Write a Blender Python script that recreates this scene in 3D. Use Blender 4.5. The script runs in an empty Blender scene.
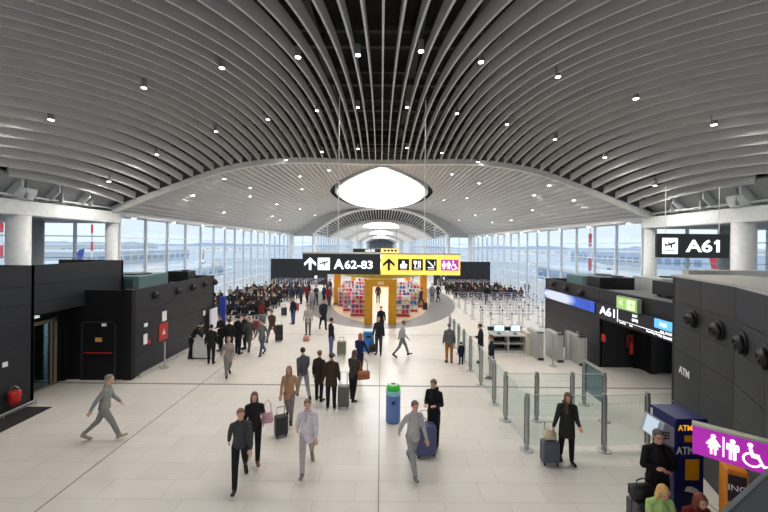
import bpy, bmesh, math, random
from mathutils import Vector, Matrix, Euler
random.seed(7)
PI = math.pi
SC = bpy.context.scene
COL = SC.collection
# ------------------------------------------------------------ camera
FPX, VX, VY, CH, ROLL = 362.7, 381.0, 245.0, 5.2, 0.01
cd = bpy.data.cameras.new('camera'); cam = bpy.data.objects.new('camera', cd); COL.objects.link(cam)
ca, sa = math.cos(ROLL), math.sin(ROLL)
cam.matrix_world = Matrix(((ca, -sa, 0, 0), (0, 0, -1, 0), (sa, ca, 0, CH), (0, 0, 0, 1)))
cd.sensor_width = 36; cd.lens = FPX/768*36
cd.shift_x = 3/768; cd.shift_y = -11/768
cd.clip_start = 0.1; cd.clip_end = 5000
SC.camera = cam
SC.view_settings.view_transform = 'Standard'
try: SC.view_settings.look = 'None'
except Exception: pass
SC.view_settings.gamma = 1
SC.view_settings.exposure = 0.0
SC.view_settings.use_curve_mapping = False

def ray(px, py):
    xc, yc = (px-VX)/FPX, (VY-py)/FPX
    return Vector((xc*ca - yc*sa, 1.0, xc*sa + yc*ca))
def at(px, py, z=0.0):
    d = ray(px, py); t = (z-CH)/d.z
    return Vector((d.x*t, t, z))

# ------------------------------------------------------------ materials
def lin(c):
    def f(v):
        v = v/255
        return v/12.92 if v <= .04045 else ((v+.055)/1.055)**2.4
    return (f(c[0]), f(c[1]), f(c[2]), 1)
MATS = {}
def mat(name, rgb, rough=.6, metal=0, emit=0, var=.06, scale=6, spec=.5, bump=0, bscale=40):
    if name in MATS: return MATS[name]
    m = bpy.data.materials.new(name); m.use_nodes = True; MATS[name] = m
    nt = m.node_tree; b = nt.nodes['Principled BSDF']
    c = lin(rgb)
    b.inputs['Roughness'].default_value = rough; b.inputs['Metallic'].default_value = metal
    b.inputs['Specular IOR Level'].default_value = spec
    if emit:
        b.inputs['Base Color'].default_value = c
        b.inputs['Emission Color'].default_value = c; b.inputs['Emission Strength'].default_value = emit
        return m
    tc = nt.nodes.new('ShaderNodeTexCoord'); n = nt.nodes.new('ShaderNodeTexNoise')
    n.inputs['Scale'].default_value = scale; n.inputs['Detail'].default_value = 3
    nt.links.new(tc.outputs['Object'], n.inputs['Vector'])
    r = nt.nodes.new('ShaderNodeValToRGB')
    r.color_ramp.elements[0].position = .3; r.color_ramp.elements[1].position = .7
    r.color_ramp.elements[0].color = tuple(v*(1-var) for v in c[:3])+(1,)
    r.color_ramp.elements[1].color = tuple(min(1, v*(1+var)) for v in c[:3])+(1,)
    nt.links.new(n.outputs['Fac'], r.inputs['Fac']); nt.links.new(r.outputs['Color'], b.inputs['Base Color'])
    if bump:
        n2 = nt.nodes.new('ShaderNodeTexNoise'); n2.inputs['Scale'].default_value = bscale
        nt.links.new(tc.outputs['Object'], n2.inputs['Vector'])
        bp = nt.nodes.new('ShaderNodeBump'); bp.inputs['Strength'].default_value = bump
        nt.links.new(n2.outputs['Fac'], bp.inputs['Height']); nt.links.new(bp.outputs['Normal'], b.inputs['Normal'])
    return m
def glassmat(name, tint, refl=.08, rough=0.02, k=.5):
    if name in MATS: return MATS[name]
    m = bpy.data.materials.new(name); m.use_nodes = True; MATS[name] = m
    nt = m.node_tree; nt.nodes.clear()
    o = nt.nodes.new('ShaderNodeOutputMaterial'); mx = nt.nodes.new('ShaderNodeMixShader')
    t = nt.nodes.new('ShaderNodeBsdfTransparent'); g = nt.nodes.new('ShaderNodeBsdfGlossy')
    t.inputs['Color'].default_value = lin(tint); g.inputs['Roughness'].default_value = rough
    g.inputs['Color'].default_value = (.9, .95, 1, 1)
    lw = nt.nodes.new('ShaderNodeLayerWeight'); lw.inputs['Blend'].default_value = .25
    mm = nt.nodes.new('ShaderNodeMath'); mm.operation = 'MULTIPLY_ADD'; mm.inputs[1].default_value = k; mm.inputs[2].default_value = refl
    nt.links.new(lw.outputs['Fresnel'], mm.inputs[0]); nt.links.new(mm.outputs[0], mx.inputs[0])
    nt.links.new(t.outputs[0], mx.inputs[1]); nt.links.new(g.outputs[0], mx.inputs[2]); nt.links.new(mx.outputs[0], o.inputs[0])
    return m

# ------------------------------------------------------------ mesh helpers
class MB:
    def __init__(s): s.bm = bmesh.new()
    def box(s, x0, x1, y0, y1, z0, z1):
        v = [s.bm.verts.new(p) for p in ((x0,y0,z0),(x1,y0,z0),(x1,y1,z0),(x0,y1,z0),(x0,y0,z1),(x1,y0,z1),(x1,y1,z1),(x0,y1,z1))]
        for f in ((3,2,1,0),(4,5,6,7),(0,1,5,4),(1,2,6,5),(2,3,7,6),(3,0,4,7)): s.bm.faces.new([v[i] for i in f])
        return s
    def poly(s, pts):
        s.bm.faces.new([s.bm.verts.new(p) for p in pts]); return s
    def prism(s, pts, vec):   # closed polygon extruded along vec
        vec = Vector(vec); a = [s.bm.verts.new(p) for p in pts]; b = [s.bm.verts.new(Vector(p)+vec) for p in pts]
        s.bm.faces.new(a[::-1]); s.bm.faces.new(b); n = len(a)
        for i in range(n): s.bm.faces.new((a[i], a[(i+1) % n], b[(i+1) % n], b[i]))
        return s
    def lathe(s, prof, c=(0,0,0), seg=16, sx=1, sy=1):    # [(r,z)]
        rings = []
        for r, z in prof:
            rings.append([s.bm.verts.new((c[0]+sx*r*math.cos(2*PI*i/seg), c[1]+sy*r*math.sin(2*PI*i/seg), c[2]+z)) for i in range(seg)])
        for a, b in zip(rings, rings[1:]):
            for i in range(seg): s.bm.faces.new((a[i], a[(i+1) % seg], b[(i+1) % seg], b[i]))
        s.bm.faces.new(rings[0][::-1]); s.bm.faces.new(rings[-1]); return s
    def cyl(s, c, r, z0, z1, seg=16): return s.lathe([(r, z0), (r, z1)], c, seg)
    def tube(s, pts, r, seg=8):
        pts = [Vector(p) for p in pts]; rings = []
        for k, p in enumerate(pts):
            d = (pts[min(k+1, len(pts)-1)] - pts[max(k-1, 0)]).normalized()
            up = Vector((0,0,1)) if abs(d.z) < .9 else Vector((1,0,0))
            a = d.cross(up).normalized(); b = d.cross(a)
            rings.append([s.bm.verts.new(p + r*(math.cos(2*PI*i/seg)*a + math.sin(2*PI*i/seg)*b)) for i in range(seg)])
        for a, b in zip(rings, rings[1:]):
            for i in range(seg): s.bm.faces.new((a[i], a[(i+1) % seg], b[(i+1) % seg], b[i]))
        s.bm.faces.new(rings[0][::-1]); s.bm.faces.new(rings[-1]); return s
    def ball(s, c, r, seg=10):
        if not hasattr(r, '__len__'): r = (r, r, r)
        g = bmesh.ops.create_uvsphere(s.bm, u_segments=seg, v_segments=max(6, seg//2+2), radius=1)
        for v in g['verts']: v.co = Vector((v.co.x*r[0]+c[0], v.co.y*r[1]+c[1], v.co.z*r[2]+c[2]))
        return s
    def hull(s, pa, ra, pb, rb, n=10):    # tapered limb between two ellipsoids
        t = bmesh.new()
        for p, r in ((pa, ra), (pb, rb)):
            if not hasattr(r, '__len__'): r = (r, r, r)
            for j in range(5):
                th = PI*(j+.5)/5
                for i in range(n):
                    ph = 2*PI*i/n
                    t.verts.new((p[0]+r[0]*math.sin(th)*math.cos(ph), p[1]+r[1]*math.sin(th)*math.sin(ph), p[2]+r[2]*math.cos(th)))
            t.verts.new((p[0], p[1], p[2]+r[2])); t.verts.new((p[0], p[1], p[2]-r[2]))
        res = bmesh.ops.convex_hull(t, input=t.verts[:])
        dead = [v for v in t.verts if not v.link_faces]
        bmesh.ops.delete(t, geom=dead, context='VERTS')
        me = bpy.data.meshes.new('tmp'); t.to_mesh(me); t.free(); s.bm.from_mesh(me); bpy.data.meshes.remove(me); return s
    def xf(s, M):
        bmesh.ops.transform(s.bm, matrix=M, verts=s.bm.verts[:]); return s
    def mesh(s, name, m=None, smooth=False, bevel=0, seg=2):
        if bevel:
            bmesh.ops.bevel(s.bm, geom=[e for e in s.bm.edges], offset=bevel, segments=seg, affect='EDGES', profile=.5, clamp_overlap=True)
        bmesh.ops.recalc_face_normals(s.bm, faces=s.bm.faces[:])
        me = bpy.data.meshes.new(name); s.bm.to_mesh(me); s.bm.free()
        if m: me.materials.append(m)
        if smooth:
            for p in me.polygons: p.use_smooth = True
        return me
    def build(s, name, m=None, parent=None, smooth=False, bevel=0, seg=2):
        return link(name, s.mesh(name, m, smooth, bevel, seg), parent)
def link(name, me, parent=None, m=None):
    o = bpy.data.objects.new(name, me); COL.objects.link(o)
    if parent: o.parent = parent
    if m:
        o.material_slots[0].link = 'OBJECT'; o.material_slots[0].material = m
    return o
def tag(o, label, cat, group=None, kind=None):
    o['label'] = label; o['category'] = cat
    if group: o['group'] = group
    if kind: o['kind'] = kind
    return o
def empty(name, loc=(0,0,0), rz=0, label=None, cat=None, group=None, sc=1):
    o = bpy.data.objects.new(name, None); COL.objects.link(o); o.location = loc; o.rotation_euler = (0,0,rz)
    o.scale = (sc, sc, sc); o.empty_display_size = .1
    if label: tag(o, label, cat, group)
    return o
def st(o): o['kind'] = 'structure'; return o
def copy_tree(o, parent=None):
    c = o.copy(); COL.objects.link(c)
    if parent: c.parent = parent
    for ch in [x for x in KIDS.get(o.name, [])]: copy_tree(ch, c)
    return c
KIDS = {}
def index_kids():
    KIDS.clear()
    for o in COL.objects:
        if o.parent: KIDS.setdefault(o.parent.name, []).append(o)
def place(proto, loc, rz, label, group=None, sc=1, used=set()):
    if proto.name in used: o = copy_tree(proto)
    else:
        o = proto; used.add(proto.name)
    o.location = loc; o.rotation_euler = (0,0,rz); o.scale = (sc,sc,sc); o['label'] = label
    if group: o['group'] = group
    return o
def text(name, s, size, m, parent, M, weight=.0, depth=.004, align='CENTER', sx=1.0, fit=None):
    cu = bpy.data.curves.new(name, 'FONT'); cu.body = s; cu.size = size; cu.align_x = align; cu.align_y = 'CENTER'
    cu.offset = weight*size; cu.extrude = depth; cu.resolution_u = 4
    t = bpy.data.objects.new('tmp_text', cu); COL.objects.link(t)
    dg = bpy.context.evaluated_depsgraph_get(); dg.update()
    me = bpy.data.meshes.new_from_object(t.evaluated_get(dg)); COL.objects.unlink(t); bpy.data.objects.remove(t)
    if fit:
        xs_ = [v.co.x for v in me.vertices]; ys_ = [v.co.y for v in me.vertices]
        kx, ky = fit[0]/(max(xs_)-min(xs_)), fit[1]/(max(ys_)-min(ys_))
        me.transform(Matrix.Diagonal((kx,ky,1,1)) @ Matrix.Translation((-(max(xs_)+min(xs_))/2, -(max(ys_)+min(ys_))/2, 0)))
    me.transform(M @ Matrix.Diagonal((sx,1,1,1))); me.name = name
    me.materials.clear(); me.materials.append(m)
    o = bpy.data.objects.new(name, me); COL.objects.link(o)
    if parent: o.parent = parent
    return o
def face_m(o, xdir):    # matrix mapping text xy onto a wall: x along xdir (horizontal), y up
    x = Vector(xdir).normalized(); z = Vector((0,0,1)); n = x.cross(z)
    M = Matrix((( x.x, z.x, n.x, o[0]), (x.y, z.y, n.y, o[1]), (x.z, z.z, n.z, o[2]), (0,0,0,1)))
    return M

# ------------------------------------------------------------ palette
M_white = mat('white_paint', (225,226,224), .5)
M_col = mat('column_white', (226,227,226), .45)
M_beam = mat('beam_white', (205,208,208), .5)
M_fin = mat('fin_aluminium', (194,193,190), .42, .0, var=.03, scale=2)
M_vault = mat('vault_panel', (184,184,183), .5, var=.03, scale=1)
M_rib = mat('arch_rib', (222,221,216), .45)
M_void = mat('plenum_black', (14,14,15), .9)
M_truss = mat('plenum_steel', (52,52,52), .7)
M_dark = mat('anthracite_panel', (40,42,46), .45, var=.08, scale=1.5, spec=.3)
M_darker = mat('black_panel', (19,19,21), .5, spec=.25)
M_seam = mat('panel_seam', (12,12,13), .7)
M_chrome = mat('brushed_steel', (178,178,175), .38, .6)
M_mull = mat('mullion_white', (214,220,224), .5)
M_glass = glassmat('facade_glass', (246,251,255), .01, k=.18)
M_bglass = glassmat('barrier_glass', (246,250,249), .015, k=.1)
M_tglass = glassmat('tinted_glass', (170,190,196), .06, k=.2)
M_black = mat('black_plastic', (16,16,17), .45)
M_rubber = mat('rubber', (24,24,25), .8)
M_signblack = mat('sign_black', (30,33,36), .4)
M_lit = mat('lit_white', (255,255,255), emit=1.1)
M_yel = mat('lit_yellow', (247,214,98), emit=.85)
M_signink = mat('sign_ink', (24,24,22), .5)
M_mag = mat('lit_magenta', (172,36,168), emit=.62)
M_magd = mat('lit_magenta_small', (168,60,160), emit=.7)
M_gold = mat('gold_panel', (196,140,12), .4, .1, var=.05)
M_red = mat('red_paint', (178,30,26), .45)
M_skin = mat('skin', (202,152,126), .55)
M_eye = mat('eye_dark', (30,22,18), .3)
M_lip = mat('lip', (150,74,66), .5)
LAMP_W = 275; WORLD = 1.45
# ------------------------------------------------------------ ceiling curves
def interp(tab, x):
    x = abs(x)
    if x <= tab[0][0]: return tab[0][1]
    n = len(tab)
    for i in range(n-1):
        x0, y0 = tab[i]; x1, y1 = tab[i+1]
        if x <= x1:
            m0 = 0 if i == 0 else (y1-tab[i-1][1])/(x1-tab[i-1][0])
            m1 = (y1-y0)/(x1-x0) if i == n-2 else (tab[i+2][1]-y0)/(tab[i+2][0]-x0)
            h = x1-x0; t = (x-x0)/h
            return (2*t**3-3*t*t+1)*y0 + (t**3-2*t*t+t)*h*m0 + (-2*t**3+3*t*t)*y1 + (t**3-t*t)*h*m1
    return tab[-1][1]
TA = [(0,11.2),(3.6,11.04),(6.9,10.5),(9.5,9.62),(11.6,8.4),(13.6,7.1),(14.4,6.78)]
TY = [(0,26.6),(2.9,26.0),(5.85,24.2),(9,22.2),(11.25,20.8),(13.5,19.3),(14.4,19.2)]
def A(x): return interp(TA, x)
def YA(x): return interp(TY, x)
def zc(x, y):
    u = YA(x)-y
    if u <= 0: return A(x)
    return A(x) + .18*u - (.0119+.00055*min(abs(x), 12.5))*u*u
def on_ceiling(px, py):
    d = ray(px, py); t = 3.0
    while t < 60:
        p = Vector((d.x*t, t, CH+d.z*t))
        if abs(p.x) < 14.4 and p.z >= zc(p.x, p.y): return p
        t += .03
    return None

# ------------------------------------------------------------ near ceiling of fins
SP = .45
ceil0 = st(empty('ceiling', (0, 13, 7)))
def fin_mesh(x, y0, y1, zf, H=.38, T=.06, n=36):
    m = MB(); rows = []
    for i in range(n+1):
        y = y0+(y1-y0)*i/n; z = zf(x, y)
        rows.append([m.bm.verts.new((x-T/2, y, z)), m.bm.verts.new((x+T/2, y, z)), m.bm.verts.new((x+T/2, y, z+H)), m.bm.verts.new((x-T/2, y, z+H))])
    for a, b in zip(rows, rows[1:]):
        for k in range(4): m.bm.faces.new((a[k], a[(k+1) % 4], b[(k+1) % 4], b[k]))
    m.bm.faces.new(rows[0][::-1]); m.bm.faces.new(rows[-1]); return m
for k in range(-30, 31):
    x = k*SP
    y0 = .8 if abs(k) < 30 else 13.1
    o = fin_mesh(x, y0, YA(x)-.35, zc).xf(Matrix.Translation((0,-13,-7))).build('fin', M_fin, ceil0)
# plenum above
m = MB(); m.box(-15.4, 15.4, -1, 28.5, 12.9, 13.0); m.box(-15.5, -15.4, -1, 60, 6.9, 13); m.box(15.4, 15.5, -1, 60, 6.9, 13)
m.box(-15.4, 15.4, -1.1, -1, 8.4, 13)
st(m.build('ceiling_plenum', M_void))
m = MB()
for y in (3.5, 6.5, 9.5, 12.5, 15.5, 18.5, 21.5, 24.5):
    m.box(-9, 9, y, y+.18, 12.05, 12.3); m.box(-9, 9, y, y+.18, 12.6, 12.75)
    for i in range(-8, 9): m.box(i-.05, i+.05, y+.04, y+.14, 12.3, 12.6)
for x in (-7.2, -4.8, -2.4, 1.1, 2.9, 5.2, 7.5): m.box(x, x+.25, 1, 27, 12.3, 12.45)
m.box(-12, 12, 25.0, 25.5, 11.9, 12.1)
st(m.build('ceiling_truss', M_truss))
# cross runner that ties fins near the arch
m = MB(); n = 60
for i in range(n):
    xa, xb = -13.6+27.2*i/n, -13.6+27.2*(i+1)/n
    for dy in (-.55, -3.2):
        p, q = (xa, YA(xa)+dy), (xb, YA(xb)+dy)
        za, zb = zc(*p)+.5, zc(*q)+.5
        m.tube([(p[0], p[1], za), (q[0], q[1], zb)], .04, 4)
st(m.build('ceiling_runner', M_truss))
# arch rib
def sweep(path, w, h, name, mt, parent=None):
    m = MB(); rows = []
    for k, p in enumerate(path):
        p = Vector(p); d = (Vector(path[min(k+1, len(path)-1)])-Vector(path[max(k-1, 0)])); d.z = 0; d.normalize()
        s = Vector((-d.y, d.x, 0))
        rows.append([m.bm.verts.new(p+s*a+Vector((0,0,b))) for a, b in ((-w/2,0),(w/2,0),(w/2,h),(-w/2,h))])
    for a, b in zip(rows, rows[1:]):
        for k in range(4): m.bm.faces.new((a[k], a[(k+1) % 4], b[(k+1) % 4], b[k]))
    m.bm.faces.new(rows[0][::-1]); m.bm.faces.new(rows[-1])
    return m.build(name, mt, parent)
xs = [-14.4+28.8*i/72 for i in range(73)]
st(sweep([(x, YA(x), A(x)-.12) for x in xs], .4, .34, 'beam_arch', M_rib))
# bulkhead closing the gap above the arch
m = MB()
for a, b in zip(xs, xs[1:]):
    m.poly([(a, YA(a)+.15, A(a)+.1), (b, YA(b)+.15, A(b)+.1), (b, YA(b)+.15, 13), (a, YA(a)+.15, 13)])
st(m.build('ceiling_bulkhead', mat('bulkhead_dim', (120,120,118), .7)))

# skylight outline: half width along Y
def wsky(y, y0, y1, w, q=.42):
    t = (y-y0)/(y1-y0)
    if t <= 0 or t >= 1: return 0
    if t < q: return w*(math.sin(t/q*PI/2))**.92
    u = (t-q)/(1-q); return w*math.sqrt(max(0, 1-u**2.1))
def vault(name, prof, half, ystart, yend, sky, mt, pitch=.34):
    ny = 56; m = MB(); xsL = []
    k = int(half/pitch)
    for i in range(k+1):
        x = i*half/k; xsL += [(x, 0), (min(half, x+half/k*.62), 0), (min(half, x+half/k*.62), .08), (min(half, x+half/k), .08)]
    for s in (-1, 1):
        rows = []
        for j in range(ny+1):
            row = []
            for x, dz in xsL:
                y0 = ystart(x); y = y0+(yend-y0)*j/ny
                w = 0
                for sk in sky: w = max(w, wsky(y, *sk))
                X = max(x, w); row.append(m.bm.verts.new((s*X, y, prof(X, y)+dz)))
            rows.append(row)
        for a, b in zip(rows, rows[1:]):
            for i in range(len(xsL)-1):
                if (a[i].co-a[i+1].co).length > 1e-5 or (b[i].co-b[i+1].co).length > 1e-5:
                    m.bm.faces.new((a[i], a[i+1], b[i+1], b[i]))
    return st(m.build(name, mt))
def skylight(name, y0, y1, w, prof, mt, label, rimm, rise=.35):
    root = empty(name, (0, (y0+y1)/2, prof(0, (y0+y1)/2)), label=label, cat='skylight'); root['kind'] = 'structure'
    T = Matrix.Translation(-root.location)
    n = 60; ys = [y0+(y1-y0)*(.5-.5*math.cos(PI*i/n)) for i in range(n+1)]
    out = [(wsky(y, y0, y1, w), y) for y in ys]
    loop = out + [(-x, y) for x, y in out[::-1][1:-1]]
    m = MB()
    for (xa, ya), (xb, yb) in zip(out, out[1:]):
        m.poly([(-xa, ya, prof(xa, ya)+rise), (xa, ya, prof(xa, ya)+rise), (xb, yb, prof(xb, yb)+rise), (-xb, yb, prof(xb, yb)+rise)]) if xa > 1e-4 and xb > 1e-4 else None
    p = m.xf(T).build('diffuser', mt, root)
    m = MB(); L = len(loop)
    for i in range(L):
        (xa, ya), (xb, yb) = loop[i], loop[(i+1) % L]
        d = Vector((xb-xa, yb-ya, 0)); d.normalize(); nrm = Vector((-d.y, d.x, 0))
        if nrm.x*xa < 0 : nrm = -nrm
        za, zb = prof(xa, ya), prof(xb, yb)
        for (o1, o2, h1, h2) in ((.0, .0, -.14, rise+.05), (.0, .28, -.14, -.12), (.28, .28, -.12, .6)):
            m.poly([(xa+nrm.x*o1, ya, za+h1), (xb+nrm.x*o1, yb, zb+h1), (xb+nrm.x*o2, yb, zb+h2), (xa+nrm.x*o2, ya, za+h2)])
    m.xf(T).build('rim', rimm, root)
    m = MB()
    for i in range(1, 10):
        y = y0+(y1-y0)*i/10; x = wsky(y, y0, y1, w)
        m.box(-x, x, y-.03, y+.03, prof(x, y)+rise-.03, prof(x, y)+rise-.01)
    m.xf(T).build('glazing_bar', mat('bar_pale', (225,228,230), .5), root)
    return root
M_sky = mat('skylight_diffuser', (248,251,255), emit=7.0)
SK1 = (27.3, 58.0, 4.75)
vault('ceiling_vault', lambda x, y: A(x), 14.4, lambda x: YA(x)+.1, 58.6, [(27.0, 58.45, 5.55)], M_vault)
st(MB().box(-14.7, 14.7, 26.8, 58.7, 12.9, 13.0).build('ceiling_plenum', M_void))
m = MB()
st(MB().box(-7.5, 7.5, 26.7, 58.6, 12.2, 12.25).build('ceiling_plenum', M_void))
def flat1(x, y): return A(max(abs(x), 0))
skylight('skylight', *SK1, flat1, M_sky, 'large teardrop skylight glowing white beside the first ceiling arch', M_rib)
# narrow far vault
H2 = 10.7
def A2(x): return 6.9 + 4.1*(1-(min(abs(x), H2)/H2)**2.3)
def z2(x, y):
    d = 0 if y < 58 else min((y-58)/14, 1)*.75
    k = A2(x)
    return k - d*(k-6.9)/4.1
xs2 = [-H2+2*H2*i/48 for i in range(49)]
st(sweep([(x, 58.4, A2(x)-.1) for x in xs2], .5, .4, 'beam_arch', M_rib))
m = MB()
for a, b in zip(xs2, xs2[1:]):
    m.poly([(a, 58.7, A2(a)+.1), (b, 58.7, A2(b)+.1), (b, 58.7, 13), (a, 58.7, 13)])
m.poly([(-14.4,58.7,6.5),(-H2,58.7,6.5),(-H2,58.7,13),(-14.4,58.7,13)]); m.poly([(H2,58.7,6.5),(14.4,58.7,6.5),(14.4,58.7,13),(H2,58.7,13)])
st(m.build('ceiling_bulkhead', M_vault))
ceil1 = st(empty('ceiling', (0, 65, 9)))
for k in range(-22, 23):
    x = k*.47
    fin_mesh(x, 58.8, 73, z2, .35, .1, 8).xf(Matrix.Translation((0,-65,-9))).build('fin', M_fin, ceil1)
st(MB().box(-11, 11, 58.8, 73, 11.6, 11.7).box(-11.3,-10.95,58.85,73.3,6.9,11.7).box(10.95,11.3,58.85,73.3,6.9,11.7).build('ceiling_plenum', M_void))
m = MB()
for a, b in zip(xs2, xs2[1:]): m.poly([(a, 73.2, z2(a,73)-.1), (b, 73.2, z2(b,73)-.1), (b, 73.2, 11.7), (a, 73.2, 11.7)])
st(m.build('ceiling_bulkhead', M_truss))
SKS = [(76, 108, 4.5), (122, 172, 4.6), (190, 262, 4.8)]
vault('ceiling_vault', z2, H2, lambda x: 73, 330, SKS, M_vault, .7)
for i, s in enumerate(SKS):
    skylight('skylight', *s, z2, M_sky, ['second skylight beyond the lattice arch, smaller', 'third skylight far down the hall', 'farthest skylight, a thin white sliver'][i], M_rib)
for y in (73, 112, 180, 268):
    st(sweep([(x, y, z2(x, y)-.5) for x in xs2], .6, .55, 'beam_arch', M_rib))
st(MB().box(-20, 20, 330, 330.3, 0, 13).build('wall_back', mat('far_wall', (150,155,160))))

# ------------------------------------------------------------ floor
def floor_mat():
    m = bpy.data.materials.new('floor_tiles'); m.use_nodes = True; nt = m.node_tree; b = nt.nodes['Principled BSDF']
    tc = nt.nodes.new('ShaderNodeTexCoord'); br = nt.nodes.new('ShaderNodeTexBrick')
    br.inputs['Scale'].default_value = 1; br.inputs['Brick Width'].default_value = 1.32; br.inputs['Row Height'].default_value = .613
    br.inputs['Mortar Size'].default_value = .006; br.inputs['Mortar Smooth'].default_value = .3; br.offset = .37; br.offset_frequency = 2
    br.inputs['Color1'].default_value = lin((219,211,202)); br.inputs['Color2'].default_value = lin((213,205,195)); br.inputs['Mortar'].default_value = lin((182,174,164))
    n = nt.nodes.new('ShaderNodeTexNoise'); n.inputs['Scale'].default_value = 2.2; n.inputs['Detail'].default_value = 6
    mx = nt.nodes.new('ShaderNodeMix'); mx.data_type = 'RGBA'; mx.blend_type = 'MULTIPLY'; mx.inputs[0].default_value = .12
    nt.links.new(tc.outputs['Object'], br.inputs['Vector']); nt.links.new(tc.outputs['Object'], n.inputs['Vector'])
    nt.links.new(br.outputs['Color'], mx.inputs[6]); nt.links.new(n.outputs['Fac'], mx.inputs[7]); nt.links.new(mx.outputs[2], b.inputs['Base Color'])
    b.inputs['Roughness'].default_value = .33; b.inputs['Specular IOR Level'].default_value = .45
    return m
st(MB().box(-32, 32, -3, 58.6, -.3, 0).box(-12, 12, 58.6, 330, -.3, 0).build('floor', floor_mat()))
M_joint = mat('floor_joint', (128,122,116), .5)
m = MB(); m.box(-13, 13, 13.34, 13.44, .0, .003); m.box(-.012, .012, -1, 22.4, 0, .003); m.box(-6.62, -6.59, -1, 19, 0, .003); m.box(6.7, 6.73, -1, 9, 0, .003)
m.box(-12, 12, 21.0, 21.03, 0, .003)
st(m.build('floor_joint', M_joint))
# oval of darker paving round the shop, pale shop floor inside
def oval(cx, cy, a, b, n=96): return [(cx+a*math.cos(2*PI*i/n), cy+b*math.sin(2*PI*i/n), 0.002) for i in range(n)]
st(MB().prism(oval(0, 36.2, 6.9, 13.7), (0,0,.004)).build('floor_oval', mat('grey_paving', (122,118,114), .35)))
st(MB().prism([(x,y,.006) for x,y,_ in oval(0, 36.2, 4.6, 12.2)], (0,0,.012)).build('floor_shop', mat('shop_floor', (200,172,144), .4)))

# ------------------------------------------------------------ side structure
def window_wall(name, org, xdir, length, z0, z1, pitch, trans, depth=.07, capz=None):
    """mullioned glass facade: local x along xdir"""
    root = st(empty(name, org)); x = Vector(xdir); nrm = Vector((-x.y, x.x, 0))
    ang = math.atan2(x.y, x.x); root.rotation_euler = (0,0,ang)
    m = MB(); k = int(round(length/pitch))
    for i in range(k+1):
        p = i*length/k; m.box(p-.03, p+.03, -depth, depth, z0, z1)
        m.box(p-.04, p+.04, -depth-.04, -depth, z0, z1)
    m.build('mullion', M_mull, root)
    m = MB()
    for z in trans: m.box(0, length, -depth*.6, depth*.6, z-.025, z+.025)
    m.box(0, length, -depth*.6, depth*.6, z0, z0+.08); m.box(0, length, -depth*.6, depth*.6, z1-.08, z1)
    m.build('transom', M_mull, root)
    MB().box(0, length, .02, .03, z0, z1).build('pane', M_glass, root)
    return root
TR = [.6, 1.55, 2.52, 3.5, 4.48, 5.45]
window_wall('window_1', (-14.4, 19.9, 0), (0,1,0), 38.3, 0, 6.62, 2.25, TR)
window_wall('window_2', (14.4, 58.2, 0), (0,-1,0), 38.3, 0, 6.62, 2.25, TR)
window_wall('window_3', (-32, 19.7, 0), (1,0,0), 17.6, 0, 6.3, 2.2, [.9, 2.0, 3.2, 4.35, 5.52])
window_wall('window_4', (14.4, 19.7, 0), (1,0,0), 17.6, 0, 6.3, 2.2, [.9, 2.0, 3.2, 4.35, 5.52])
window_wall('window_5', (-14.4, 58.3, 0), (1,0,0), 3.7, 0, 6.62, 1.85, TR)
window_wall('window_6', (10.7, 58.3, 0), (1,0,0), 3.7, 0, 6.62, 1.85, TR)
window_wall('window_7', (-10.7, 58.6, 0), (0,1,0), 271, 0, 6.9, 3.0, TR)
window_wall('window_8', (10.7, 329.6, 0), (0,-1,0), 271, 0, 6.9, 3.0, TR)
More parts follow.
